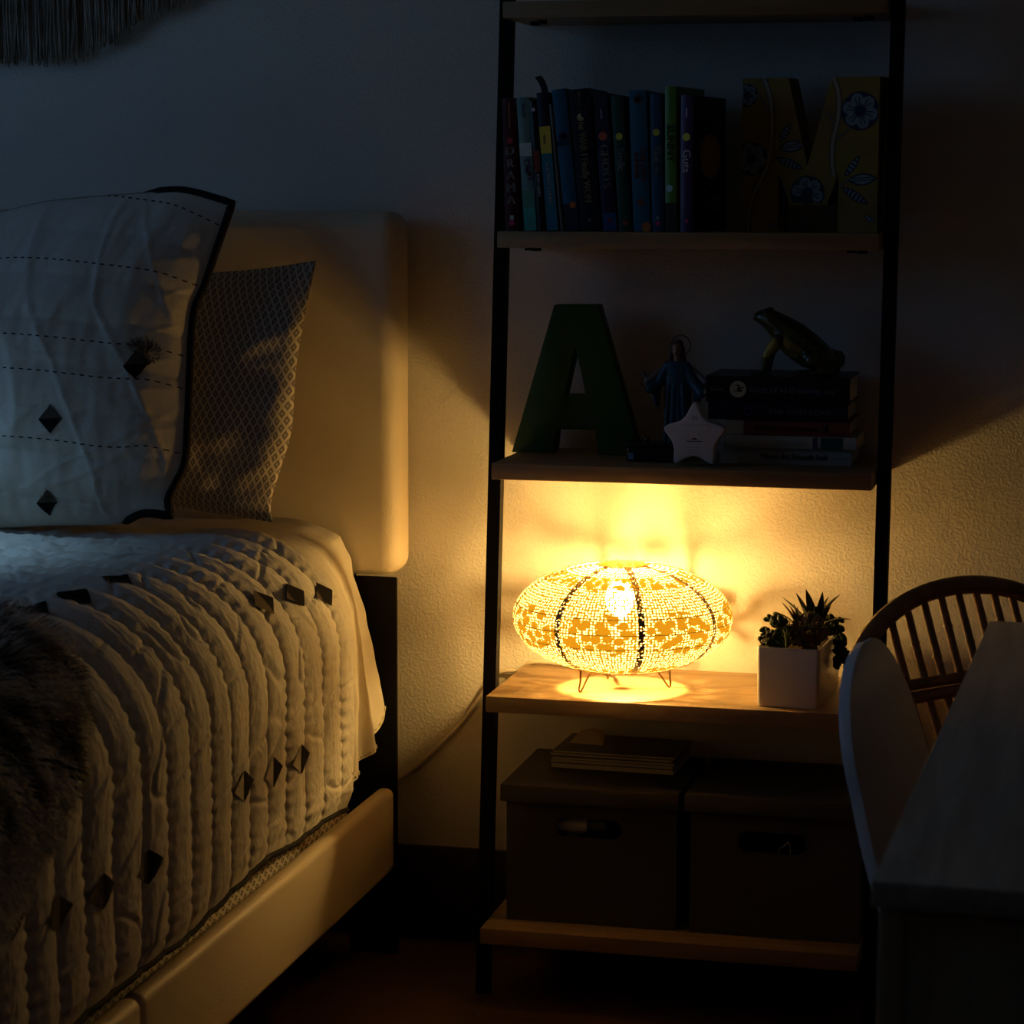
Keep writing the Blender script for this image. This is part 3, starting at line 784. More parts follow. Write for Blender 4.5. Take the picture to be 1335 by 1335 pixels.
def ribbon(pts, w, mi, lay=0):
    ps = spline([Vector((*mp(*p), 0)) for p in pts], 14)
    for i in range(len(ps) - 1):
        a, b = ps[i], ps[i + 1]
        if not (inM(a.x, a.y) and inM(b.x, b.y)): continue
        t = (b - a).normalized(); nn = Vector((-t.y, t.x, 0)); wa = w(i / len(ps)) if callable(w) else w; wb = w((i + 1) / len(ps)) if callable(w) else w
        f = bm.faces.new([bm.verts.new((q.x, e0 - lay * .0001, q.y)) for q in (a - nn * wa, b - nn * wb, b + nn * wb, a + nn * wa)]); f.material_index = mi
def blot(poly, mi, lay):
    poly = [(p.x, p.y) for p in [Vector(mp(*q)) for q in poly]]
    ins = [p for p in poly if inM(*p)]
    if len(ins) < 3: return
    if len(ins) < len(poly):
        x0, x1 = min(p[0] for p in outM), max(p[0] for p in outM)
        c = Vector(ins[0]).lerp(Vector(ins[len(ins) // 2]), .5)
        res = []
        for p in poly:
            q = Vector(p)
            for _ in range(12):
                if inM(q.x, q.y): break
                q = q.lerp(c, .15)
            res.append((q.x, q.y))
        poly = res
    f = bm.faces.new([bm.verts.new((p[0], e0 - lay * .0001, p[1])) for p in poly]); f.material_index = mi
for w, mi, lay in ((.0046, 1, 0), (.0032, 0, 1)):
    ribbon([(984, 98), (993, 125), (996, 160), (993, 200), (985, 225), (972, 250), (966, 275), (965, 298)], w, mi, lay)
    ribbon([(1077, 98), (1084, 120), (1084, 150), (1078, 180), (1077, 205), (1080, 226)], w, mi, lay)
for pts in ([(993, 150), (985, 130), (975, 120), (960, 113)], [(1079, 158), (1073, 148), (1066, 142)], [(1082, 180), (1090, 172), (1099, 165)], [(995, 208), (1006, 196), (1012, 188)], [(968, 250), (972, 238), (975, 232)], [(1087, 240), (1096, 232), (1104, 228)]):
    ribbon(pts, .0018, 1, 2); ribbon(pts, .0007, 0, 3)
def flower(cx, cy, r, pet=6, half=False):
    blot(circle(cx, cy, r, n=32), 1, 1)
    for i in range(pet):
        a = 2 * PI * (i + .25) / pet
        if half and math.sin(a) > .5: continue
        blot(circle(cx + r * .60 * math.cos(a), cy + r * .60 * math.sin(a), r * .33, r * .33, 14, a), 2, 2)
        for da in (-.16, .16):
            ca_, sa_ = math.cos(a + da), math.sin(a + da)
            blot([(cx + r * q_ * ca_ - w_2 * sa_, cy + r * q_ * sa_ + w_2 * ca_) for q_, w_2 in ((.2, .8), (.72, .7), (.72, -.7), (.2, -.8))], 1, 3)
    blot(circle(cx, cy, r * .22, n=12), 1, 4)
flower(1113, 142, 25); flower(968, 203, 22); flower(1045, 248, 23, half=True); flower(961, 120, 15)
def leaf(cx, cy, L, wd, a, stripes):
    ca, sa = math.cos(a), math.sin(a)
    def tr(x, y): return (cx + x * ca - y * sa, cy + x * sa + y * ca)
    for s, mi, lay in ((1, 1, 1), (.78, 2, 2)):
        blot([tr(L * (i / 10 - .5) * s, wd * s * math.sin(PI * i / 10) ** .8) for i in range(11)] + [tr(L * (.5 - i / 10) * s, -wd * s * math.sin(PI * i / 10) ** .8) for i in range(1, 10)], mi, lay)
    for i in range(stripes):
        x = L * ((i + 1) / (stripes + 1) - .5) * .8; h = wd * .8 * math.cos(x / L * PI)
        blot([tr(x - L * .035, -h), tr(x + L * .035, -h), tr(x + L * .035, h), tr(x - L * .035, h)], 1, 3)
    if not stripes:
        for o in (-.3, .1): blot([tr(-L * .35, wd * o), tr(L * .35, wd * o), tr(L * .35, wd * (o + .14)), tr(-L * .35, wd * (o + .14))], 1, 3)
leaf(1014, 169, 30, 5, -1.05, 4); leaf(1023, 187, 36, 8, -.12, 0); leaf(1020, 209, 40, 6, .38, 5)
leaf(1104, 213, 34, 5, -.95, 4); leaf(1118, 230, 40, 8, -.08, 0); leaf(1108, 251, 42, 6, .55, 5); leaf(1128, 281, 16, 3.5, .5, 2); leaf(999, 291, 14, 3, -.5, 2)
from_bm('flower_print', bm, [mat('print_beige', (.33, .26, .17), .6), mat('print_navy', (.010, .02, .05), .6), mat('print_pale', (.2, .25, .28), .6)], Ml, None, True, recalc=False)

# ------------------------------------------------------------------ letter A
S3 = ZT[2]; YA = -.085
def green_mat():
    mt, nt, bs = new_mat('green_dotted_letter'); N = nt.nodes; L = nt.links
    tc = N.new('ShaderNodeTexCoord'); vo = N.new('ShaderNodeTexVoronoi'); vo.inputs['Scale'].default_value = 260; vo.inputs['Randomness'].default_value = 0
    mp_ = N.new('ShaderNodeMapping'); mp_.inputs['Rotation'].default_value = (0, PI / 4, 0); L.new(tc.outputs['Object'], mp_.inputs['Vector']); L.new(mp_.outputs['Vector'], vo.inputs['Vector'])
    d = math_node(nt, 'LESS_THAN', vo.outputs['Distance'], .33)
    L.new(mix_col(nt, d, (.036, .115, .014), (.018, .066, .008)), bs.inputs['Base Color']); bs.inputs['Roughness'].default_value = .55
    return mt
A_out = [at(a, b, YA) for a, b in [(667, 590), (722.3, 397.3), (779.4, 397.3), (835, 590), (780.6, 590), (774.7, 560), (725.4, 560), (722.3, 590)]]
A_in = [at(a, b, YA) for a, b in [(750, 453), (763.8, 515), (736.4, 515)]]
zb = min(p.z for p in A_out)
zfix = lambda p: (p.x, max(S3 + .0005, p.z) if p.z - zb > .02 else S3 + .0005)
bm = bmesh.new(); prism(bm, [[zfix(p) for p in A_out], [zfix(p) for p in A_in]], lambda p: (p[0], YA, p[1]), lambda p: (p[0], YA + .038, p[1]))
bmesh.ops.recalc_face_normals(bm, faces=bm.faces[:]); bmesh.ops.dissolve_limit(bm, angle_limit=.01, verts=bm.verts[:], edges=bm.edges[:]); bevel(bm, .0016, 2, 30)
A = from_bm('letter_ornament', bm, green_mat(), None, 35)
tag(A, 'green dotted block letter A standing on the middle shelf', 'letter')

# ------------------------------------------------------------------ trinket box
bxm = mat('black_lacquer', (.012, .011, .012), .25, spec=.5, coat=.3)
tb = thing('trinket_box', 'small dark glossy box with pale blue patch, between letter A and white star', 'box', (.236, -.15, S3))
box_obj('box_body', .203, .272, -.176, -.125, S3 + .0004, S3 + .024, bxm, tb, .003, 3)
box_obj('box_lid', .201, .274, -.178, -.123, S3 + .0245, S3 + .031, bxm, tb, .002, 3)
bm = bmesh.new(); bmesh.ops.create_uvsphere(bm, u_segments=14, v_segments=8, radius=.005, matrix=Matrix.Translation((.232, -.152, S3 + .034))); from_bm('lid_knob', bm, bxm, tb, True)
box_obj('blue_patch', .2065, .2145, -.1768, -.1755, S3 + .004, S3 + .0145, mat('pale_blue', (.16, .28, .42), .4), tb, .0003, 1)

# ------------------------------------------------------------------ praying figurine with halo
fz = S3 + .0005; fx, fy = .2695, -.095
st_ = thing('figurine', 'blue-robed standing figurine with halo and outspread hands, behind the white star', 'figurine', (fx, fy, fz))
M_skin = mat('painted_skin', (.30, .19, .13), .45); M_robe = mat('painted_blue_robe', (.018, .08, .14), .4, col2=(.010, .048, .09), cscale=60)
M_veil = mat('painted_pale_mantle', (.15, .15, .165), .45); M_hair = mat('painted_brown_hair', (.05, .026, .014), .5)
def fp(x, y, z): return (fx + x, fy + y, fz + z)
balls = []
for i in range(27):
    t = i / 26; z = .018 + .132 * t
    rx = .021 * (1 - t) + .0165 * t if t < .55 else .0188 + .004 * math.sin((t - .55) / .45 * PI * .8)
    balls.append((fp(-.001 + .002 * math.sin(t * 3), 0, z), (rx, .015 - .003 * t, .008), None))
for sgn in (-1, 1):
    balls += limb(fp(sgn * .015, 0, .148), fp(sgn * .030, -.004, .118), .0085, .0085)
    balls += limb(fp(sgn * .030, -.004, .118), fp(sgn * .042, -.012, .112 if sgn < 0 else .106), .0085, .0095)
    balls += limb(fp(sgn * .034, -.004, .108), fp(sgn * .033, 0, .084), .007, .003)
for x, xe, rr_ in ((-.011, -.017, .0042), (-.003, -.006, .0050), (.004, .007, .0036), (.011, .018, .0046)):
    balls += limb(fp(x, -.0105, .118), fp(xe, -.0125, .02), rr_ * .7, rr_, 30)
blob('robe', balls, M_robe, st_, .0013, 7)
balls = limb(fp(0, -.001, .150), fp(0, -.002, .168), .0055, .005) + [(fp(0, -.004, .1755), (.0085, .0095, .0115), None), (fp(0, -.0142, .174), (.0015, .0022, .0026), None), (fp(0, -.012, .1685), (.003, .002, .0012), None)]
for sgn in (-1, 1):
    hz = .112 if sgn < 0 else .106
    w = Vector(fp(sgn * .044, -.013, hz)); o = Vector((sgn * .75, -.45, .48)).normalized()
    balls += limb(Vector(fp(sgn * .040, -.011, hz - .001)), w + o * .003, .0034, .003)
    balls.append((w + o * .006, (.0042, .0026, .0044), None))
    for q in range(4):
        side = Vector((0, -.6, .8)).cross(o).normalized() * (q - 1.5) * .0019
        balls += limb(w + o * .007 + side, w + o * (.0145 + (.0015, .003, .0025, 0)[q]) + side * 1.35 + Vector((0, -.001, 0)), .00115, .0009, 7)
    th = Vector((0, -.6, .8)).cross(o).normalized() * -.0035 * sgn
    balls += limb(w + o * .003 + th, w + o * .009 + th * 1.9, .0012, .001, 6)
for sgn in (-1, 1):
    hz = .112 if sgn < 0 else .106
    balls += limb(fp(0, -.001, .150), fp(sgn * .016, .001, .144), .004, .0036) + limb(fp(sgn * .016, .001, .144), fp(sgn * .030, -.003, .118), .0036, .003) + limb(fp(sgn * .030, -.003, .118), fp(sgn * .041, -.011, hz - .001), .003, .0028)
blob('body', balls, M_skin, st_, .0007, 2)
balls = [(fp(0, .0015, .179), (.0105, .0095, .0105), None)]
for sgn in (-1, 1): balls += limb(fp(sgn * .0085, .000, .178), fp(sgn * .0105, -.002, .150), .0035, .0045)
blob('hair', balls, M_hair, st_, .0010, 3)
balls = []
for i in range(18):
    t = i / 17; z = .184 - .12 * t
    balls.append((fp(0, .008 + .004 * t, z), (.0095 + .016 * min(1, t * 1.6), .0035, .008), None))
for sgn in (-1, 1):
    balls += limb(fp(sgn * .020, .005, .146), fp(sgn * .047, -.004, .124), .005, .0062)
    for q in range(5):
        balls += limb(fp(sgn * (.028 + .005 * q), .004 - .001 * q, .124), fp(sgn * (.030 + .003 * q), .003, .076 + .006 * q), .0034, .0022, 14)
    balls += limb(fp(sgn * .047, -.004, .126), fp(sgn * .055, -.007, .137 if sgn < 0 else .122), .0045, .0035)
blob('mantle', balls, M_veil, st_, .0012, 3)
tube_obj('halo', [fp(.004 + .0155 * math.cos(a), .0105, .181 + .0165 * math.sin(a)) for a in [2 * PI * i / 48 for i in range(48)]], .0009, mat('halo_gilt', (.20, .12, .05), .4, metal=.6), st_, 6, closed=True)
bm = bmesh.new(); bmesh.ops.create_cone(bm, cap_ends=True, segments=32, radius1=.028, radius2=.023, depth=.019, matrix=Matrix.Translation(fp(0, 0, .0095)) @ Matrix.Diagonal((1, .75, 1, 1))); bevel(bm, .003, 3)
from_bm('base', bm, mat('painted_base', (.10, .09, .085), .5, col2=(.16, .15, .14), cscale=60), st_, 40)
# painted face
bm = bmesh.new()
for sgn in (-1, 1): put_poly(bm, circle(sgn * .0034, .1768, .0013, .0008, 10), lambda a, b: fp(a, -.0136 + abs(a) * .25, b))
put_poly(bm, circle(0, .1695, .0020, .0007, 10), lambda a, b: fp(a, -.0143, b))
from_bm('face_paint', bm, M_hair, st_, recalc=False)

# ------------------------------------------------------------------ white star
sx, sy, sz = .3205, -.214, S3 + .0005
star = thing('star_ornament', 'white rounded star-shaped ornament standing in front of the book stack', 'star', (sx, sy, sz))
outer = [(0, .1085), (.0545, .0655), (.0345, -.0), (-.0345, -.0), (-.0545, .0655)]
sp_ = [(908, 520), (921, 549), (951, 557), (933, 580), (935, 608), (908, 592), (880, 608), (882, 580), (864, 557), (893, 549)]
so = [((p[0] - 908) / 822., max(0, (608 - p[1]) / 822.)) for p in sp_]
def rstar(r): return rounded(so, r, 5)
bm = bmesh.new(); prism(bm, [rstar(.013)], lambda p: (p[0], -.013, p[1]), lambda p: (p[0], .013, p[1]))
bmesh.ops.recalc_face_normals(bm, faces=bm.faces[:]); bmesh.ops.dissolve_limit(bm, angle_limit=.01, verts=bm.verts[:], edges=bm.edges[:]); bevel(bm, .0045, 4, 50)
from_bm('star_body', bm, mat('white_star_plastic', (.62, .60, .63), .5, spec=.3), star, 40, True)
M_ink = mat('dark_recess', (.03, .03, .03), .7); M_grey = mat('grey_seam', (.28, .27, .28), .6)
def SF(a, b): return (a, -.01325, b)
bm = bmesh.new()
for a, b in ((-.002, .0795), (.0025, .0795), (-.0035, .0765), (.0003, .0765), (.004, .0765), (-.002, .0735), (.0025, .0735)): put_poly(bm, circle(a, b, .0010, n=10), SF)
from_bm('speaker_hole', bm, M_ink, star, None, True, recalc=False)
bm = bmesh.new(); put_poly(bm, [(-.0125, .0395), (.0125, .0395), (.0125, .0407), (-.0125, .0407)], SF)
put_poly(bm, [(-.006, .0425)] + [(-.006 + .012 * i / 8, .0425 + .003 * math.sin(PI * i / 8)) for i in range(9)], SF); from_bm('slot', bm, M_ink, star, None, True, recalc=False)
bm = bmesh.new()
for z in (.0655, .0425): put_poly(bm, [(-.021, z), (.021, z), (.021, z + .0005), (-.021, z + .0005)], SF)
for i in range(10):
    a0, a1 = -PI / 2 + PI * i / 10, -PI / 2 + PI * (i + 1) / 10
    put_poly(bm, [(.019 + .0042 * math.cos(a0), .061 + .0046 * math.sin(a0)), (.019 + .0052 * math.cos(a0), .061 + .0052 * math.sin(a0)), (.019 + .0052 * math.cos(a1), .061 + .0052 * math.sin(a1)), (.019 + .0042 * math.cos(a1), .061 + .0046 * math.sin(a1))], SF)
for z in (.030, .026, .022): put_poly(bm, [(-.012, z), (.012, z), (.012, z + .0004), (-.012, z + .0004)], SF)
for cx in (-.016, .014):
    for i in range(14):
        a0, a1 = 2 * PI * i / 14, 2 * PI * (i + 1) / 14
        put_poly(bm, [(cx + .0062 * math.cos(a0), .052 + .0048 * math.sin(a0)), (cx + .0067 * math.cos(a0), .052 + .0053 * math.sin(a0)), (cx + .0067 * math.cos(a1), .052 + .0053 * math.sin(a1)), (cx + .0062 * math.cos(a1), .052 + .0048 * math.sin(a1))], SF)
from_bm('moulded_lines', bm, M_grey, star, None, True, recalc=False)

# ------------------------------------------------------------------ lying book stack
YK = -.158
def lying(label, x, L, T, D, z, cover, turn=0, bands=(), title=None, tsize=.01, tpos=.5, tcol=(.1, .1, .1), squash=1., spots=(), extra=(), hard=True, y=YK, bold=.0002):
    r = thing('book', label, 'book', (x, y, z + .0003), 'books lying in a stack on the middle shelf'); r.rotation_euler = (0, 0, math.radians(turn))
    c = .0022 if hard else .001; ov = .003 if hard else .0006; T -= .0004
    bm = bmesh.new(); bx(bm, 0, L, .0, D, 0, c); bx(bm, 0, L, .0, D, T - c, T)
    n = 8; a = [(-.002 * math.sin(PI * i / n), T * i / n) for i in range(n + 1)]
    A_ = [[bm.verts.new((xx, p[0] + dy, p[1])) for p in a] for xx in (0, L) for dy in (0, c + .0004)]
    for i in range(n):
        bm.faces.new((A_[0][i], A_[2][i], A_[2][i + 1], A_[0][i + 1])); bm.faces.new((A_[3][i], A_[1][i], A_[1][i + 1], A_[3][i + 1]))
        bm.faces.new((A_[1][i], A_[0][i], A_[0][i + 1], A_[1][i + 1])); bm.faces.new((A_[2][i], A_[3][i], A_[3][i + 1], A_[2][i + 1]))
    cov = from_bm('cover', bm, cover_mat(cover), r, None, True)
    box_obj('page_block', ov, L - ov, c + .001, D - ov - .001, c + .0002, T - c - .0002, M_paper, r, local=True)
    for x0, x1, col in bands:
        bm = bmesh.new(); put_poly(bm, [(x0 * L, .0006), (x1 * L, .0006), (x1 * L, T - .0006), (x0 * L, T - .0006)], lambda u, w: (u, -.00215, w)); from_bm('spine_panel', bm, ink(col), cov, None, True, recalc=False)
    for cx, rad, col in spots:
        bm = bmesh.new(); put_poly(bm, circle(cx * L, T * .5, rad), lambda u, w: (u, -.0023, w)); from_bm('emblem', bm, ink(col), cov, None, True, recalc=False)
    for (txt, s, p, col, sq) in ([(title, tsize, tpos, tcol, squash)] if title else []) + list(extra):
        bm = bmesh.new(); put_text(bm, txt, s, lambda a, b: (p * L + a, -.0025, T * .48 + b), squash=sq, bold=bold); from_bm('title', bm, ink(col), cov, None, True, recalc=False)
    return r, cov
z = S3
lying('white book titled Where the Sidewalk Ends, bottom of the stack', .352, .207, .0265, .15, z, (.52, .49, .45), title='Where the Sidewalk Ends', tsize=.0125, tpos=.565, squash=.82, bold=.0004, tcol=(.03, .03, .03),
      bands=((.0, .14, (.28, .23, .19)), (.165, .22, (.22, .18, .15))), extra=[('Shel Silverstein', .0052, .925, (.25, .24, .22), .8)]); z += .0265
lying('white hardback with a dark green panel on its spine, second from bottom of the stack', .357, .210, .0195, .155, z, (.50, .48, .45), title='JOHN GREEN', tsize=.0085, tpos=.52, tcol=(.22, .21, .2), bold=0,
      bands=((.675, .71, (.03, .045, .10)), (.735, .90, (.015, .05, .045))), y=-.166); z += .0195
lying('coral red book with curly title, third from the bottom of the stack', .358, .198, .0245, .15, z, (.26, .045, .035), title='A Prince of Dreams', tsize=.0135, tpos=.50, squash=.95, tcol=(.02, .006, .006),
      bands=((.0, .155, (.30, .24, .17)),), spots=((.80, .0075, (.07, .02, .02)), (.83, .006, (.11, .05, .02))), extra=[('III', .006, .94, (.35, .25, .2), 1)], y=-.160); z += .0245
lying('dark navy book titled THE THIEF LORD, beneath the black book', .332, .221, .0275, .145, z, (.009, .012, .026), title='THE THIEF LORD', tsize=.0105, tpos=.66, squash=1.25, bold=0, tcol=(.10, .10, .12), spots=((.29, .0065, (.04, .045, .1)), (.29, .004, (.07, .08, .16))),
      extra=[('Cornelia Funke', .006, .91, (.06, .06, .07), .9)], y=-.164); z += .0275
r, cov = lying('thick black book with pale round moon emblem, top of the stack under the frog', .3285, .227, .042, .15, z, (.007, .007, .011), title='Ghost Of All Dreamings Lies', tsize=.0125, tpos=.60, squash=.92, bold=0, tcol=(.10, .11, .16), spots=((.225, .0132, (.30, .27, .17)),),
      extra=[('Rowell', .0075, .075, (.12, .12, .14), 1)], y=-.166)
bm = bmesh.new(); cx, cz = .225 * .227, .0208
for pl in ([(-.009, -.003), (.004, -.0045), (.009, -.002), (.003, -.001)], [(-.002, -.001), (.001, .007), (.003, .006), (.003, -.001)], [(.003, -.001), (.010, .003), (.009, .0045), (.001, .001)], [(-.004, .006), (.001, .008), (.002, .006), (-.002, .005)]):
    put_poly(bm, [(cx + a, cz + b) for a, b in pl], lambda u, w: (u, -.00245, w))
from_bm('emblem_silhouette', bm, ink((.01, .012, .015)), cov, None, True, recalc=False)
z += .042; ZFROG = z

# ------------------------------------------------------------------ frog
fz = ZFROG + .0005; FX = .47; FY = -.105
frog = thing('frog_figurine', 'glossy dark green frog figurine sitting on top of the lying book stack', 'frog', (FX, FY, fz))
def q(px, py, dy=0): p = at(px, py, FY); return Vector((p.x, FY + dy, p.z))
bl = []
ax = [((1078, 472), .020, .030), ((1064, 463), .0255, .033), ((1049, 453), .0285, .034), ((1036, 443), .0285, .033), ((1024, 433), .025, .030), ((1014, 424), .0205, .027), ((1004, 416), .0165, .0235), ((995, 413), .0125, .019), ((988, 412.5), .0078, .013)]
for (p, rr, ry), (p2, r2, ry2) in zip(ax, ax[1:]):
    for i in range(4):
        t = i / 4; c = q(*p).lerp(q(*p2), t); bl.append((c, (rr + (r2 - rr) * t, ry + (ry2 - ry) * t, rr + (r2 - rr) * t), None))
bl.append((q(1056, 466), (.024, .030, .018), None))
for s in (-1, 1):
    bl.append((q(1003, 406, s * .0135), .0070, None))                                   # eye bump
    # front legs
    bl += limb(q(1018, 440, s * .022), q(1003, 460, s * .030), .0095, .0072) + limb(q(1003, 460, s * .030), q(999, 482, s * .026), .0070, .005)
    for k_, (dx, dyy) in enumerate(((-13, -.006), (-16, .001), (-12, .008), (-6, .013))):
        e = q(999 + dx, 485, s * (.024 + dyy)); e.z = fz + .0022
        b0 = q(999, 484, s * .024); b0.z = fz + .0035
        bl += limb(b0, e, .0027, .0021, 10)
    # haunch, shank, foot
    bl += limb(q(1082, 470, s * .022), q(1062, 468, s * .036), .018, .0135)
    kn = q(1089, 470, s * .030); bl.append((kn, (.0135, .011, .0155), None))
    bl += limb(q(1056, 464, s * .034), q(1088, 486, s * .036), .0095, .0055)
    bl += limb(q(1088, 486, s * .036), q(1062, 487, s * .041), .005, .004)
    for dx, dyy in ((-20, -.006), (-25, .000), (-22, .007), (-14, .012)):
        b0 = q(1060, 487, s * .041); b0.z = fz + .0035; e = q(1060 + dx, 487, s * (.041 + dyy)); e.z = fz + .002
        bl += limb(b0, e, .0027, .0019, 12)
bl = [(Vector(c), r_, e) if not (Vector(c).z - (r_ if isinstance(r_, float) else r_[2]) < fz) else (Vector((c[0], c[1], fz + (r_ if isinstance(r_, float) else r_[2]))), r_, e) for c, r_, e in bl]
def frog_mat():
    mt, nt, bs = new_mat('frog_glaze'); N = nt.nodes; L = nt.links
    tc = N.new('ShaderNodeTexCoord'); sp = N.new('ShaderNodeSeparateXYZ'); L.new(tc.outputs['Object'], sp.inputs[0])
    # pale underside: below the line from chin to rump
    h0 = q(983, 420).z - fz; x0 = q(983, 420).x - FX; h1 = q(1070, 492).z - fz; x1 = q(1070, 492).x - FX
    sl = (h1 - h0) / (x1 - x0)
    lim = math_node(nt, 'MULTIPLY_ADD', math_node(nt, 'SUBTRACT', sp.outputs['X'], x0), sl, h0 - .001)
    nz = N.new('ShaderNodeTexNoise'); nz.inputs['Scale'].default_value = 75; nz.inputs['Detail'].default_value = 2; L.new(tc.outputs['Object'], nz.inputs['Vector'])
    d = math_node(nt, 'SUBTRACT', math_node(nt, 'ADD', sp.outputs['Z'], math_node(nt, 'MULTIPLY', math_node(nt, 'SUBTRACT', nz.outputs['Fac'], .5), .02)), lim)
    rp = N.new('ShaderNodeMapRange'); rp.inputs['From Min'].default_value = -.004; rp.inputs['From Max'].default_value = .008; L.new(d, rp.inputs['Value'])
    spot = N.new('ShaderNodeValToRGB'); e = spot.color_ramp.elements; e[0].position = .42; e[0].color = (.010, .014, .006, 1); e[1].position = .6; e[1].color = (.045, .06, .012, 1); L.new(nz.outputs['Fac'], spot.inputs['Fac'])
    leg = math_node(nt, 'LESS_THAN', sp.outputs['Z'], .028)
    belly = mix_col(nt, leg, (.42, .37, .09), (.05, .055, .018))
    L.new(mix_col(nt, rp.outputs['Result'], belly, spot.outputs['Color']), bs.inputs['Base Color'])
    bs.inputs['Roughness'].default_value = .28; bs.inputs['Coat Weight'].default_value = .3
    return mt
blob('body', bl, frog_mat(), frog, .0014, 3)
for s in (-1, 1):
    bm = bmesh.new(); bmesh.ops.create_uvsphere(bm, u_segments=16, v_segments=10, radius=.0046, matrix=Matrix.Translation(q(1001, 405, s * .0180))); from_bm('eye', bm, mat('frog_eye', (.02, .017, .006), .1, coat=.5), frog, True)
pts = [q(983, 415, -.009), q(990, 419, -.0185), q(1000, 424, -.0235), q(1010, 429, -.0265)]
tube_obj('mouth_line', spline(pts, 5), .0011, mat('frog_mouth', (.012, .014, .006), .4), frog, 6)

# ------------------------------------------------------------------ lamp
S4 = ZT[3]; LX, LY, LZ = .1985, -.1765, .6155; LR, LB = .1775, .087
lamp = thing('table_lamp', 'glowing flattened-globe table lamp with pierced gold shade on hairpin feet', 'lamp', (LX, LY, S4))
view_az = math.atan2(EYE.y - LY, EYE.x - LX)
def shade_pt(az, lat, off=0):
    c, s = math.cos(lat), math.sin(lat)
    a = az - view_az
    seg = (a - math.radians(10)) / (PI / 4); fr = seg - math.floor(seg)
    pin = 1 - .012 * (abs(2 * fr - 1) ** 3) * c
    r = (LR * pin + off) * (abs(c) ** .92)
    return Vector((LX + r * math.cos(az), LY + r * math.sin(az), LZ + (LB + off) * s))
lat0, lat1 = -1.14, 1.37
nu, nv = 160, 56
v = []; f = []
for j in range(nv + 1):
    la = lat0 + (lat1 - lat0) * j / nv
    for i in range(nu): v.append(shade_pt(2 * PI * i / nu, la))
for j in range(nv):
    for i in range(nu): f.append((j * nu + i, j * nu + (i + 1) % nu, (j + 1) * nu + (i + 1) % nu, (j + 1) * nu + i))
def shade_mat():
    mt = bpy.data.materials.new('pierced_gold_shade'); mt.use_nodes = True; nt = mt.node_tree; N = nt.nodes; L = nt.links
    N.remove(N['Principled BSDF']); out = N['Material Output']
    tc = N.new('ShaderNodeTexCoord'); uvn = tc.outputs['UV']
    sp = N.new('ShaderNodeSeparateXYZ'); L.new(uvn, sp.inputs[0])
    def voro(scale, rnd, feat='F1'):
        vo = N.new('ShaderNodeTexVoronoi'); vo.voronoi_dimensions = '2D'; vo.feature = feat; vo.inputs['Scale'].default_value = scale; vo.inputs['Randomness'].default_value = rnd; L.new(uvn, vo.inputs['Vector']); return vo
    fine = voro(178, .4)                      # metres -> ~4.9 mm pitch
    dense = math_node(nt, 'LESS_THAN', fine.outputs['Distance'], .35)
    # gold blossoms: repeats along the equator of each panel, petals carried by a coarser cell pattern
    u = sp.outputs['X']; vv = sp.outputs['Y']
    P = LR * PI / 4
    fu = math_node(nt, 'SUBTRACT', math_node(nt, 'FRACT', math_node(nt, 'DIVIDE', u, P)), .5)
    e1 = math_node(nt, 'POWER', math_node(nt, 'DIVIDE', math_node(nt, 'MULTIPLY', fu, P), .062), 2.)
    e2 = math_node(nt, 'POWER', math_node(nt, 'DIVIDE', math_node(nt, 'ADD', vv, .002), .047), 2.)
    pet = voro(52, .8)
    nz = N.new('ShaderNodeTexNoise'); nz.inputs['Scale'].default_value = 28; L.new(uvn, nz.inputs['Vector'])
    rr = math_node(nt, 'ADD', math_node(nt, 'ADD', e1, e2), math_node(nt, 'MULTIPLY', math_node(nt, 'SUBTRACT', nz.outputs['Fac'], .5), .9))
    motif = math_node(nt, 'LESS_THAN', rr, 1.)
    e3 = math_node(nt, 'GREATER_THAN', math_node(nt, 'ADD', math_node(nt, 'ABSOLUTE', math_node(nt, 'ADD', vv, -.0)), math_node(nt, 'MULTIPLY', math_node(nt, 'SUBTRACT', nz.outputs['Fac'], .5), .035)), .092)
    e3 = math_node(nt, 'MULTIPLY', e3, math_node(nt, 'LESS_THAN', vv, .122))
    motif = math_node(nt, 'MAXIMUM', motif, e3)
    petal = math_node(nt, 'LESS_THAN', pet.outputs['Distance'], .44)
    gold = math_node(nt, 'MULTIPLY', motif, petal)
    hole = math_node(nt, 'MULTIPLY', dense, math_node(nt, 'SUBTRACT', 1., gold))
    df = N.new('ShaderNodeBsdfDiffuse'); df.inputs['Color'].default_value = (.22, .12, .02, 1)
    tr = N.new('ShaderNodeBsdfTranslucent'); tr.inputs['Color'].default_value = (.066, .042, .004, 1)
    gl = N.new('ShaderNodeBsdfGlossy'); gl.inputs['Color'].default_value = (.7, .5, .2, 1); gl.inputs['Roughness'].default_value = .4
    tp = N.new('ShaderNodeBsdfTransparent')
    m1 = N.new('ShaderNodeMixShader'); m1.inputs[0].default_value = .62; L.new(df.outputs[0], m1.inputs[1]); L.new(tr.outputs[0], m1.inputs[2])
    m2 = N.new('ShaderNodeMixShader'); m2.inputs[0].default_value = .08; L.new(m1.outputs[0], m2.inputs[1]); L.new(gl.outputs[0], m2.inputs[2])
    m3 = N.new('ShaderNodeMixShader'); L.new(hole, m3.inputs[0]); L.new(m2.outputs[0], m3.inputs[1]); L.new(tp.outputs[0], m3.inputs[2])
    # translucent scatter added to the holes so they glow white and soften the light
    ts = N.new('ShaderNodeBsdfTranslucent'); ts.inputs['Color'].default_value = (1, .93, .78, 1)
    m4 = N.new('ShaderNodeMixShader'); m4.inputs[0].default_value = HOLE_SCATTER; L.new(tp.outputs[0], m4.inputs[1]); L.new(ts.outputs[0], m4.inputs[2])
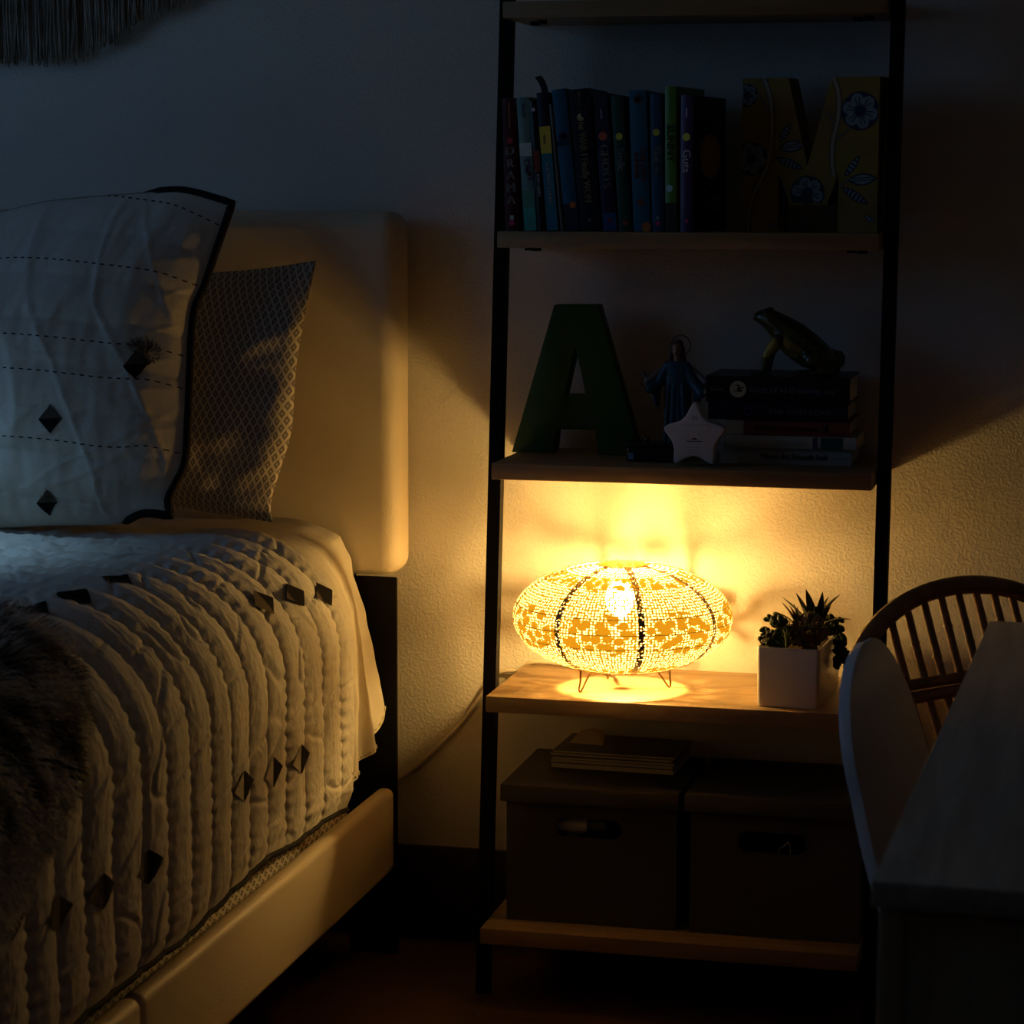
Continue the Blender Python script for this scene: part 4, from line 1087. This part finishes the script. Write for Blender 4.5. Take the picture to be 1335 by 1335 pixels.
    L.new(m4.outputs[0], m3.inputs[2]); L.new(m3.outputs[0], out.inputs['Surface'])
    return mt
HOLE_SCATTER = .25
sh = from_py('shade', v, f, shade_mat(), lamp, True)
uv = sh.data.uv_layers.new(name='UVMap')
for lp in sh.data.loops:
    k_ = lp.vertex_index; j, i = divmod(k_, nu); la = lat0 + (lat1 - lat0) * j / nv
    az = 2 * PI * i / nu - view_az - math.radians(10)
    uv.data[lp.index].uv = (0, la * .115)
    uv.data[lp.index].uv = (((az / (2 * PI)) % 1.0) * 2 * PI * LR, la * .115)
# fix the wrap seam
for p in sh.data.polygons:
    us = [uv.data[l].uv[0] for l in p.loop_indices]
    if max(us) - min(us) > LR:
        for l in p.loop_indices:
            if uv.data[l].uv[0] < LR: uv.data[l].uv[0] += 2 * PI * LR
def rib_mat():
    mt, nt, bs = new_mat('brass_rib'); N = nt.nodes; L = nt.links
    tc = N.new('ShaderNodeTexCoord'); vo = N.new('ShaderNodeTexVoronoi'); vo.inputs['Scale'].default_value = 200; vo.inputs['Randomness'].default_value = .45; L.new(tc.outputs['Object'], vo.inputs['Vector'])
    h = math_node(nt, 'LESS_THAN', vo.outputs['Distance'], .38)
    L.new(math_node(nt, 'SUBTRACT', 1., h), bs.inputs['Alpha'])
    bs.inputs['Base Color'].default_value = (.30, .17, .05, 1); bs.inputs['Roughness'].default_value = .5
    return mt
M_rib = rib_mat()
for r in range(8):
    az0 = view_az + math.radians(10 + 45 * r); v = []; f = []
    for j in range(nv + 1):
        la = lat0 + (lat1 - lat0) * j / nv; hw = .0050
        da = hw / max(.03, LR * math.cos(la))
        for s in (-1, 0, 1): v.append(shade_pt(az0 + s * da, la, .0012 + (.0008 if s == 0 else 0)))
    for j in range(nv):
        for s in range(2): a = j * 3 + s; f.append((a, a + 1, a + 4, a + 3))
    from_py('rib', v, f, M_rib, lamp, True, label='dark pierced seam rib of the shade')
M_wire = mat('brass_wire', (.16, .09, .03), .35, metal=.8)
for la in (.0, -.28, .27):
    tube_obj('wire_hoop', [shade_pt(2 * PI * i / 96, la, .0006) for i in range(96)], .0005, M_wire, lamp, 5, closed=True)
for la in (lat0, lat1):
    tube_obj('rim', [shade_pt(2 * PI * i / 64, la, .0) for i in range(64)], .0010, M_wire, lamp, 6, closed=True)
for az in (math.atan2(-.2246 - LY, .1446 - LX), math.atan2(-.150 - LY, .287 - LX), math.radians(118)):
    d = Vector((math.cos(az), math.sin(az), 0)); t = Vector((-d.y, d.x, 0))
    base = Vector((LX, LY, S4)); ft = base + d * .078 + Vector((0, 0, .0022))
    a = base + d * .0785 + t * .004 + Vector((0, 0, .0395)); b_ = base + d * .048 - t * .006 + Vector((0, 0, .040))
    pts = [a, a.lerp(ft, .55), ft + d * .0015 + Vector((0, 0, .005)), ft, ft - d * .004 + Vector((0, 0, .003)), b_.lerp(ft, .5), b_]
    tube_obj('hairpin_leg', spline(pts, 5), .0016, M_wire, lamp, 7)
for a in (math.atan2(-.2246 - LY, .1446 - LX), math.atan2(-.150 - LY, .287 - LX), math.radians(118)):
    tube_obj('spoke', [(LX, LY, LZ - .073), (LX + .079 * math.cos(a), LY + .079 * math.sin(a), LZ - .0815)], .0012, M_wire, lamp, 6)
bm = bmesh.new(); bmesh.ops.create_cone(bm, cap_ends=True, segments=20, radius1=.013, radius2=.012, depth=.075, matrix=Matrix.Translation((LX - .001, LY, LZ - .036)))
from_bm('socket', bm, mat('socket_white', (.6, .55, .45), .5), lamp, 40)
def emit(name, col, st):
    mt = bpy.data.materials.new(name); mt.use_nodes = True; nt = mt.node_tree; nt.nodes.remove(nt.nodes['Principled BSDF'])
    e = nt.nodes.new('ShaderNodeEmission'); e.inputs['Color'].default_value = rgb(col); e.inputs['Strength'].default_value = st
    nt.links.new(e.outputs[0], nt.nodes['Material Output'].inputs['Surface']); return mt
BULB = 1050.
bm = bmesh.new(); bmesh.ops.create_uvsphere(bm, u_segments=14, v_segments=8, radius=.0235, matrix=Matrix.Translation((LX - .004, LY, LZ + .030)) @ Matrix.Diagonal((1, 1, 1.25, 1)))
from_bm('bulb', bm, emit('bulb_glow', (1, .61, .175), BULB), lamp, True)
cp = [(LX - .01, LY + .02, S4 + .030), (LX - .03, -.09, S4 + .006), (.13, -.055, S4 + .004), (.06, -.02, S4 + .0045), (.012, -.012, S4 + .004), (-.012, -.008, S4 - .012), (-.05, -.003, .478), (-.085, -.002, .43), (-.117, -.002, .385), (-.150, -.002, .350), (-.178, -.002, .322), (-.212, -.002, .293), (-.25, -.002, .27), (-.30, -.003, .24)]
tube_obj('power_cord', spline(cp, 8), .0036, mat('beige_cord', (.62, .54, .42), .5), lamp, 8)

# ------------------------------------------------------------------ planter
PX, PY = .484, -.17
pot = thing('potted_succulents', 'white square ceramic planter of mixed succulents beside the lamp', 'plant', (PX, PY, S4))
tw = Matrix.Translation((PX, PY, 0)) @ Matrix.Rotation(math.radians(-3.5), 4, 'Z')
bm = bmesh.new()
def ringv(hx, hy, z, r): return [bm.verts.new(tw @ Vector((p[0], p[1], z))) for p in rounded([(-hx, -hy), (hx, -hy), (hx, hy), (-hx, hy)], r, 5)]
rs = [ringv(.0475, .094, S4 + .0004, .008), ringv(.0488, .0955, S4 + .003, .009), ringv(.0500, .0975, S4 + .091, .007), ringv(.0492, .0967, S4 + .0945, .007), ringv(.0465, .094, S4 + .0945, .006), ringv(.0455, .093, S4 + .079, .006)]
for a, b in zip(rs, rs[1:]):
    for i in range(len(a)): bm.faces.new((a[i - 1], a[i], b[i], b[i - 1]))
bm.faces.new(rs[0][::-1]); from_bm('pot', bm, M_ceramic, pot, 50)
bm = bmesh.new(); q_ = [bm.verts.new(tw @ Vector((p[0], p[1], S4 + .0795 + .003 * math.sin(p[0] * 90)))) for p in rounded([(-.0452, -.0925), (.0452, -.0925), (.0452, .0925), (-.0452, .0925)], .006, 4)]
bm.faces.new(q_); from_bm('soil', bm, M_soil, pot)
M_suc1 = mat('succulent_green', (.05, .085, .025), .5, col2=(.09, .12, .04), cscale=60, spec=.3)
M_suc2 = mat('succulent_dark', (.022, .04, .016), .45, col2=(.035, .055, .02), cscale=50, spec=.3)
M_suc3 = mat('succulent_blush', (.10, .115, .055), .6, col2=(.17, .09, .05), cscale=55, spec=.2)
def leaf_spike(bm, base, tip, wid, bend, up=(0, 0, 1), n=8):
    base, tip = Vector(base), Vector(tip); d = (tip - base); side = d.cross(Vector(up)); side = side.normalized() if side.length > 1e-5 else Vector((1, 0, 0)); nrm = side.cross(d).normalized()
    rings = []
    for i in range(n + 1):
        t = i / n; c = base + d * t + nrm * bend * math.sin(PI * t * .9) * 1.0
        w = wid * (math.sin(PI * (.22 + .78 * t)) ** .8 if t < 1 else .02); th = w * .45
        rings.append([bm.verts.new(c + side * w), bm.verts.new(c + nrm * th * .5), bm.verts.new(c - side * w), bm.verts.new(c - nrm * th)])
    for a, b in zip(rings, rings[1:]):
        for k_ in range(4): bm.faces.new((a[k_], a[(k_ + 1) % 4], b[(k_ + 1) % 4], b[k_]))
    bm.faces.new(rings[0]); bm.faces.new(rings[-1][::-1])
Y1 = -.20
def pp(px, py, Y): return at(px, py, Y)
# tall pointed rosette
bm = bmesh.new(); c = pp(1062, 826, -.19)
for px, py, dy, w, bd in ((1018, 779, 0, .0055, .006), (1037, 773, .02, .0075, .003), (1050, 768, .03, .0075, .004), (1072, 771, -.01, .0095, -.002), (1098, 776, .0, .0085, .010), (1093, 781, .03, .0055, .010), (1112, 811, -.01, .0055, .013), (1081, 778, .04, .004, .006), (1045, 790, -.02, .009, .002), (1084, 790, -.02, .009, .003), (1030, 786, -.015, .007, .003), (1064, 790, -.03, .009, .002)):
    leaf_spike(bm, c + Vector((0, dy * .3, 0)), pp(px, py, -.19 + dy), w * 1.25, bd)
from_bm('pointed_rosette', bm, M_suc2, pot, 60)
# front fan of slim leaves
bm = bmesh.new(); c = pp(1027, 842, -.255)
for px, py, dy, w in ((1013, 812, 0, .004), (1017, 805, .01, .004), (1024, 808, -.01, .0042), (1031, 806, .01, .004), (1036, 812, -.005, .004), (1042, 822, -.01, .0042), (1008, 822, -.005, .004), (1004, 832, 0, .0038), (1020, 818, -.015, .0042), (1030, 820, -.016, .0042), (1044, 832, -.012, .004), (1010, 838, -.01, .0035)):
    leaf_spike(bm, c + Vector((0, dy, 0)), pp(px, py, -.255 + dy), w, .002)
from_bm('fan_rosette', bm, M_suc1, pot, 60)
bm = bmesh.new(); c = pp(1040, 815, -.235)
for px, py, dy, w in ((1018, 785, 0, .006), (1028, 789, .0, .006), (1034, 787, -.005, .006), (1041, 790, 0, .0055), (1052, 797, -.005, .006), (1008, 797, 0, .002), (1003, 796, .005, .0014), (1001, 803, .0, .0014)):
    leaf_spike(bm, c, pp(px, py, -.235 + dy), w, .003)
from_bm('paddle_leaves', bm, M_suc3, pot, 60)
def beans(name, centres, r, L, m):
    bm = bmesh.new()
    for cpt, d in centres:
        d = Vector(d).normalized(); rot = d.to_track_quat('Z', 'Y').to_matrix().to_4x4()
        bmesh.ops.create_uvsphere(bm, u_segments=9, v_segments=6, radius=1, matrix=Matrix.Translation(cpt) @ rot @ Matrix.Diagonal((r, r, L, 1)))
    return from_bm(name, bm, m, pot, True)
R = random.Random(3)
ce = []
for x0, y0, x1, y1 in ((1022, 838, 997, 824), (1020, 840, 994, 836), (1026, 826, 1002, 806), (1030, 822, 1012, 802), (1014, 840, 999, 834)):
    for i in range(7):
        t = i / 6; a = pp(x0 + (x1 - x0) * t, y0 + (y1 - y0) * t, -.235 - .02 * math.sin(t * 3))
        for k_ in range(3): ce.append((a + Vector((R.uniform(-.004, .004), R.uniform(-.006, .006), R.uniform(-.003, .005))), (R.uniform(-1, .2), R.uniform(-.8, .3), R.uniform(-.2, .9))))
beans('bead_sedum', ce, .0042, .0072, M_suc2)
ce = []
for i in range(80):
    t = i / 79; px = 1080 + 16 * math.sin(t * 1.9) + R.uniform(-8, 8); py = 806 + 62 * t + R.uniform(-3, 3)
    Yt = -.15 - .012 * t
    p = pp(px, py, Yt)
    if p.z < S4 + .10 and p.x < PX + .056: p.x = PX + .056 + R.uniform(0, .012)
    ce.append((p, (R.uniform(-1, 1), R.uniform(-1, .2), -.3)))
for i in range(14): ce.append((pp(1072 + 2.2 * i + R.uniform(-3, 3), 812 + R.uniform(-8, 8), -.16), (R.uniform(-1, 1), -.5, .6)))
beans('trailing_sedum', ce, .0042, .0072, M_suc2)
ce = []
for i in range(92):
    a = R.uniform(0, 2 * PI); rr = math.sqrt(R.random()); px = 1055 + 21 * rr * math.cos(a); py = 824 + 21 * rr * math.sin(a)
    ce.append((pp(px, py, -.252 + .018 * rr), (math.cos(a) * rr, -1.1 + rr, -math.sin(a) * rr + .35)))
beans('fuzzy_cluster', ce, .0041, .0085, M_suc3)

# ------------------------------------------------------------------ storage boxes
S5 = ZT[4]
def storage(label, x0, x1, lx0, lx1, zl, slot):
    y0, y1 = -.266, -.024; zt = zl - .004
    r = thing('storage_box', label, 'storage box', ((x0 + x1) / 2, -.15, S5), 'lidded boxes on the bottom shelf')
    sx0, sx1, sz0, sz1 = slot
    cz = (sz0 + sz1) / 2; rad = (sz1 - sz0) / 2
    hole = [(sx1 - rad + rad * math.cos(a), cz + rad * math.sin(a)) for a in [-PI / 2 + PI * i / 10 for i in range(11)]] + [(sx0 + rad + rad * math.cos(a), cz + rad * math.sin(a)) for a in [PI / 2 + PI * i / 10 for i in range(11)]]
    bm = bmesh.new(); zb_ = S5 + .0004
    prism(bm, [[(x0, zb_), (x1, zb_), (x1, zt), (x0, zt)], hole], lambda p: (p[0], y0, p[1]), lambda p: (p[0], y0 + .003, p[1]))
    bx(bm, x0, x0 + .003, y0 + .0031, y1, zb_, zt); bx(bm, x1 - .003, x1, y0 + .0031, y1, zb_, zt); bx(bm, x0, x1, y1 - .003, y1, zb_, zt); bx(bm, x0 + .003, x1 - .003, y0 + .003, y1 - .003, zb_, zb_ + .003)
    from_bm('box_body', bm, M_box, r)
    bm = bmesh.new(); bx(bm, lx0, lx1, -.280, -.012, zl - .0275, zl); bevel(bm, .002, 2)
    # hollow lid: inner skirt
    from_bm('lid', bm, M_box, r, 35)
    return r
storage('grey lidded storage box under the stack of papers, left on the bottom shelf', .0293, .3055, .0215, .3105, .3535, (.1105, .2180, .2705, .3015))
storage('grey lidded storage box with empty lid, right on the bottom shelf', .3285, .5965, .3200, .6035, .3545, (.4030, .5115, .2640, .2975))
jar = thing('pump_bottle', 'white bottle with dark cap glimpsed through the left box hand hole', 'bottle', (.16, -.235, S5 + .0044))
tube_obj('bottle_body', [(.105, -.235, .284), (.112, -.235, .284), (.150, -.235, .284), (.156, -.235, .284)], lambda t: .0145 if .1 < t < .9 else .011, mat('bottle_white', (.72, .7, .68), .4), jar, 16)
tube_obj('cap', [(.157, -.235, .285), (.186, -.235, .285)], .010, mat('bottle_cap', (.10, .095, .09), .3), jar, 16)
tube_obj('support', [(.13, -.235, S5 + .0045), (.13, -.235, .27)], .012, mat('bottle_white2', (.3, .29, .28), .4), jar, 12)
string = tube_obj('string', spline([(.462, -.250, .20), (.466, -.252, .262), (.474, -.254, .274), (.482, -.253, .280), (.476, -.255, .2745), (.485, -.253, .271), (.489, -.25, .15), (.49, -.245, S5 + .006)], 6), .0007, mat('pale_string', (.5, .45, .4), .8), None, 6)
tag(string, 'scrap of pale string seen in the hand hole of the right storage box', 'string')

# papers on the left box
zl = .3537
M_mag = [mat('magazine_cover', c, .4) for c in ((.12, .09, .06), (.20, .16, .11), (.09, .075, .06), (.17, .12, .075), (.14, .12, .1))]
Rm = random.Random(5)
def sheet_stack(label, x0, x1, y0, y1, z, t, m, turn, cat='magazine'):
    cx, cy = (x0 + x1) / 2, (y0 + y1) / 2
    r = thing('magazine', label, cat, (cx, cy, z), 'magazines stacked on the left storage box'); r.rotation_euler = (0, 0, math.radians(turn))
    hx, hy = (x1 - x0) / 2, (y1 - y0) / 2
    bm = bmesh.new(); bx(bm, -hx, hx, -hy, hy, t - .0006, t); bx(bm, -hx, hx, -hy, hy, 0, .0006); bx(bm, -hx, -hx + .0005, -hy, hy, .0006, t - .0006)
    from_bm('cover', bm, m, r, None, True)
    box_obj('pages', -hx + .0006, hx - .0008, -hy + .001, hy - .001, .0007, t - .0007, M_paper, r, local=True)
z = zl + .0003
labs = ('thickest magazine, bottom of the paper stack on the left box', 'dark-covered magazine second from the bottom of the paper stack', 'brown magazine in the middle of the paper stack, above the dark one', 'thin grey-brown magazine next to the top of the paper stack', 'curled tan magazine lying uppermost on the paper stack')
for i, (t, dx, dy, tn) in enumerate(((.0085, 0, 0, -2), (.0055, -.001, .002, -2.5), (.005, .001, -.001, -1.5), (.0045, -.002, .003, -3), (.004, .002, .004, -2))):
    sheet_stack(labs[i], .078 + dx, .284 + dx, -.152 + dy, -.018 + dy, z, t, M_mag[i], tn)
    z += t + .0003
ye = from_py('folded_paper', [(.094, -.09, z + .0004), (.152, -.094, z + .0004), (.146, -.045, z + .0125), (.125, -.04, z + .0165), (.104, -.042, z + .012), (.094, -.09, z + .0008), (.152, -.094, z + .0008), (.146, -.045, z + .0130), (.125, -.04, z + .017), (.104, -.042, z + .0125)],
             [(0, 1, 2, 3, 4), (9, 8, 7, 6, 5), (0, 5, 6, 1), (1, 6, 7, 2), (2, 7, 8, 3), (3, 8, 9, 4), (4, 9, 5, 0)], mat('buff_paper', (.6, .46, .25), .8))
tag(ye, 'buff paper with rounded end curling up on top of the paper stack', 'paper')
tr = from_py('envelope_flap', [(.0885, -.1555, zl + .0195), (.124, -.157, zl + .0205), (.101, -.1585, zl + .0125), (.0885, -.154, zl + .0193), (.124, -.1555, zl + .0203), (.101, -.157, zl + .0123)], [(0, 1, 2), (5, 4, 3), (0, 3, 4, 1), (1, 4, 5, 2), (2, 5, 3, 0)], mat('white_envelope', (.5, .45, .38), .8))
tag(tr, 'white triangular envelope flap sticking out of the front of the paper stack', 'envelope')

# ------------------------------------------------------------------ desk
dk = thing('desk', 'greyed oak desk with thick top and corner legs in the right foreground', 'desk', (1.08, -1.44, 0))
dk.rotation_euler = (0, 0, 0)
ex = Vector((.0277, .9996, 0)); ey = Vector((.9996, -.0277, 0)); D0 = Vector((.7694, -2.0782, 0))
def dp(l, w, z): p = D0 + ex * l + ey * w; return (p.x, p.y, z)
def dbox(name, l0, l1, w0, w1, z0, z1, m, bev=.002):
    bm = bmesh.new(); vs = [bm.verts.new(dp(l, w, z)) for l, w, z in ((l0, w0, z0), (l1, w0, z0), (l1, w1, z0), (l0, w1, z0), (l0, w0, z1), (l1, w0, z1), (l1, w1, z1), (l0, w1, z1))]
    for q in ((0, 1, 5, 4), (1, 2, 6, 5), (2, 3, 7, 6), (3, 0, 4, 7), (4, 5, 6, 7), (3, 2, 1, 0)): bm.faces.new([vs[i] for i in q])
    bmesh.ops.recalc_face_normals(bm, faces=bm.faces[:])
    if bev: bevel(bm, bev, 2)
    return from_bm(name, bm, m, dk, 35)
LD, WD = 1.28, .62
dbox('desk_top', 0, LD, 0, WD, .717, .74, M_desk, .0025)
for l in (.006, LD - .046):
    for w in (.006, WD - .032): dbox('leg', l, l + .04, w, w + .020, 0, .7165, M_deskleg)
dbox('end_panel', .012, .030, .0265, WD - .033, .05, .711, M_deskleg, .001)
dbox('apron', .047, LD - .047, WD - .026, WD - .01, .63, .7165, M_deskleg)

# ------------------------------------------------------------------ white shell chair
ca = math.radians(9); CW = Vector((math.sin(ca), math.cos(ca), 0)); CF = Vector((math.cos(ca), -math.sin(ca), 0)); CA = Vector((.671, -1.12, 0))
wc = thing('desk_chair', 'white moulded plastic shell chair drawn up to the left side of the desk', 'chair', (.85, -1.15, 0))
cprof = spline([Vector((0, 0, .762)), Vector((.016, 0, .70)), Vector((.035, 0, .63)), Vector((.062, 0, .54)), Vector((.092, 0, .475)), Vector((.145, 0, .435)), Vector((.25, 0, .428)), Vector((.36, 0, .438)), Vector((.42, 0, .43))], 9)
n = len(cprof)
def hw(i):
    p = cprof[i]
    if p.x < .11:
        d = .7625 - p.z
        a = .163 * math.sqrt(max(0, 1 - (1 - min(1, d / .150)) ** 2))
        return a + max(0, d - .15) * .22
    t = (i / (n - 1)); d = .42 - p.x
    return .205 * (1 - .35 * max(0, 1 - d / .09) ** 2)
v = []; f = []; nw = 28
for i in range(n):
    p = cprof[i]
    tn = (cprof[min(i + 1, n - 1)] - cprof[max(i - 1, 0)]).normalized(); nr = Vector((-tn.z, 0, tn.x)); nr = nr if nr.x > 0 or nr.z > .5 else -nr
    if p.x > .12: nr = Vector((0, 0, 1))
    h = max(.001, hw(i))
    for j in range(nw + 1):
        s = -1 + 2 * j / nw
        dish = (.030 if p.x > .14 else -.006) * abs(s) ** 2.6 * min(1, h / .16)
        q = CA + CF * (p.x + nr.x * dish) + CW * (s * h * (.925 if s < 0 else 1)) + Vector((0, 0, p.z + nr.z * dish)); v.append(q)
for i in range(n - 1):
    for j in range(nw): a = i * (nw + 1) + j; f.append((a, a + 1, a + nw + 2, a + nw + 1))
def solid(name, v, f, th, m, parent, bev=0):
    me = bpy.data.meshes.new('t'); me.from_pydata([tuple(p) for p in v], [], f); o = bpy.data.objects.new('t', me); COL.objects.link(o)
    md = o.modifiers.new('s', 'SOLIDIFY'); md.thickness = th; md.offset = 0; md.use_even_offset = True
    if bev: mb = o.modifiers.new('b', 'BEVEL'); mb.width = bev; mb.segments = 3; mb.limit_method = 'ANGLE'; mb.angle_limit = math.radians(60)
    dg = bpy.context.evaluated_depsgraph_get(); dg.update(); me2 = bpy.data.meshes.new_from_object(o.evaluated_get(dg)); bpy.data.objects.remove(o)
    return link(name, me2, m, parent, True)
solid('shell', v, f, .0145, M_shell, wc, .005)
M_beech = wood('beech_leg', (.35, .22, .11), (.45, .3, .16), 'Z', .45)
cc = CA + CF * .25
for s in (-1, 1):
    for fo in (-.13, .13):
        top = cc + CF * fo * .55 + CW * s * .11; bot = cc + CF * fo * .8 + CW * s * .16
        tube_obj('leg', [(bot.x, bot.y, 0), (top.x, top.y, .418)], lambda t: .010 + .006 * t, M_beech, wc, 12)
tube_obj('brace', [cc + CF * -.07 + CW * -.11 + Vector((0, 0, .40)), cc + CF * .07 + CW * .11 + Vector((0, 0, .40))], .005, M_black, wc, 8)
tube_obj('brace', [cc + CF * -.07 + CW * .11 + Vector((0, 0, .405)), cc + CF * .07 + CW * -.11 + Vector((0, 0, .405))], .005, M_black, wc, 8)

# ------------------------------------------------------------------ rattan chair
ta = math.radians(40); RW = Vector((math.sin(ta), math.cos(ta), 0)); RF = Vector((math.cos(ta), -math.sin(ta), 0)); RA = Vector((.743, -.47, .733))
rc = thing('rattan_chair', 'brown rattan chair with round spindled back between the desk and the shelf', 'chair', (.9, -.64, 0))
def rb(w, d): return RA + RW * w + RF * .39 * d + Vector((0, 0, -d))
HA, HB = .255, .15
hoop = [rb(HA * math.sin(t), HB * (1 - math.cos(t))) for t in [PI / 2 * (i / 24) for i in range(-24, 25)]]
lowd = .40
left = [rb(-HA * (1 - .25 * t * t), HB + (lowd - HB) * t) for t in (1, .8, .6, .4, .2)]; right = [rb(HA * (1 - .25 * t * t), HB + (lowd - HB) * t) for t in (.2, .4, .6, .8, 1)]
hp = left + hoop + right
tube_obj('back_hoop', hp, .0135, M_rattan, rc, 12)
tube_obj('cross_rail', [rb(w, .122) for w in [-.25 + .5 * i / 12 for i in range(13)]], .0085, M_rattan, rc, 10)
tube_obj('cross_rail', [rb(w, .139) for w in [-.25 + .5 * i / 12 for i in range(13)]], .0090, M_rattan, rc, 10)
SEATZ = .385
for i in range(13):
    w = -.216 + .036 * i
    d0 = HB * (1 - math.sqrt(max(0, 1 - (w / HA) ** 2))) + .008
    bm = bmesh.new(); tube(bm, [rb(w, d0), rb(w, (d0 + .12) * .5), rb(w * .99, .118)], .0060, 8); tube(bm, [rb(w, .146), rb(w * .92, .335)], .0060, 8)
    p = rb(w, .05 + .06 * ((i * 7) % 5) / 5 + d0 * .3); tube(bm, [p - Vector((0, 0, .0025)), p + Vector((0, 0, .0025))], .0068, 8)
    from_bm('spindle', bm, M_rattan, rc, 50)
sc_ = rb(0, .345) + RF * .19
bm = bmesh.new(); pl = []
seat = [sc_ + RW * (.225 * math.cos(a)) * (1 if True else 1) + RF * (.20 * math.sin(a)) for a in [2 * PI * i / 40 for i in range(40)]]
tube_obj('seat_rim', [Vector((p.x, p.y, SEATZ)) for p in seat], .013, M_rattan, rc, 10, closed=True)
bm = bmesh.new(); c0 = bm.verts.new((sc_.x, sc_.y, SEATZ + .004)); c1 = bm.verts.new((sc_.x, sc_.y, SEATZ - .004))
u_ = [bm.verts.new((p.x, p.y, SEATZ + .006)) for p in seat]; l_ = [bm.verts.new((p.x, p.y, SEATZ - .002)) for p in seat]
for i in range(40): bm.faces.new((c0, u_[i - 1], u_[i])); bm.faces.new((c1, l_[i], l_[i - 1])); bm.faces.new((u_[i - 1], l_[i - 1], l_[i], u_[i]))
from_bm('seat', bm, M_rattan, rc)
for s in (-1, 1):
    for fo in (-1, 1):
        top = sc_ + RW * s * .15 + RF * fo * .135; bot = sc_ + RW * s * .19 + RF * fo * .175
        tube_obj('leg', [(bot.x, bot.y, 0), (top.x, top.y, SEATZ - .008)], .0125, M_rattan, rc, 10)

# ------------------------------------------------------------------ light
w_ = bpy.data.worlds.new('dusk'); SC.world = w_; w_.use_nodes = True
bg = w_.node_tree.nodes['Background']; bg.inputs['Color'].default_value = (.19, .41, .78, 1); bg.inputs['Strength'].default_value = 1.3
pl_ = bpy.data.lights.new('window_portal', 'AREA'); pl_.shape = 'RECTANGLE'; pl_.size = WIN[1] - WIN[0]; pl_.size_y = WIN[3] - WIN[2]
po = bpy.data.objects.new('window_portal', pl_); COL.objects.link(po); po.location = (XL - .05, (WIN[0] + WIN[1]) / 2, (WIN[2] + WIN[3]) / 2)
po.rotation_euler = (0, -PI / 2, 0); pl_.cycles.is_portal = True

# added unseen blue spot lamp that brightens the far side of the bed
sl = bpy.data.lights.new('added_bed_spot', 'SPOT'); sl.color = (.36, .68, 1.0); sl.energy = 75; sl.spot_size = math.radians(31); sl.spot_blend = 1.0; sl.shadow_soft_size = .12
so_ = bpy.data.objects.new('added_bed_spot', sl); COL.objects.link(so_); so_.location = (-1.25, -1.0, 2.44)
so_.rotation_euler = (Vector((-.93, -.80, .76)) - so_.location).to_track_quat('-Z', 'Y').to_euler()

SC.view_settings.view_transform = 'Standard'; SC.view_settings.look = 'None'; SC.view_settings.exposure = 0; SC.view_settings.gamma = 1
SC.view_settings.use_curve_mapping = False
cy = SC.cycles
cy.use_denoising = True
cy.caustics_reflective = False; cy.caustics_refractive = False
cy.sample_clamp_indirect = 6
cy.max_bounces = 10; cy.diffuse_bounces = 5; cy.transparent_max_bounces = 12
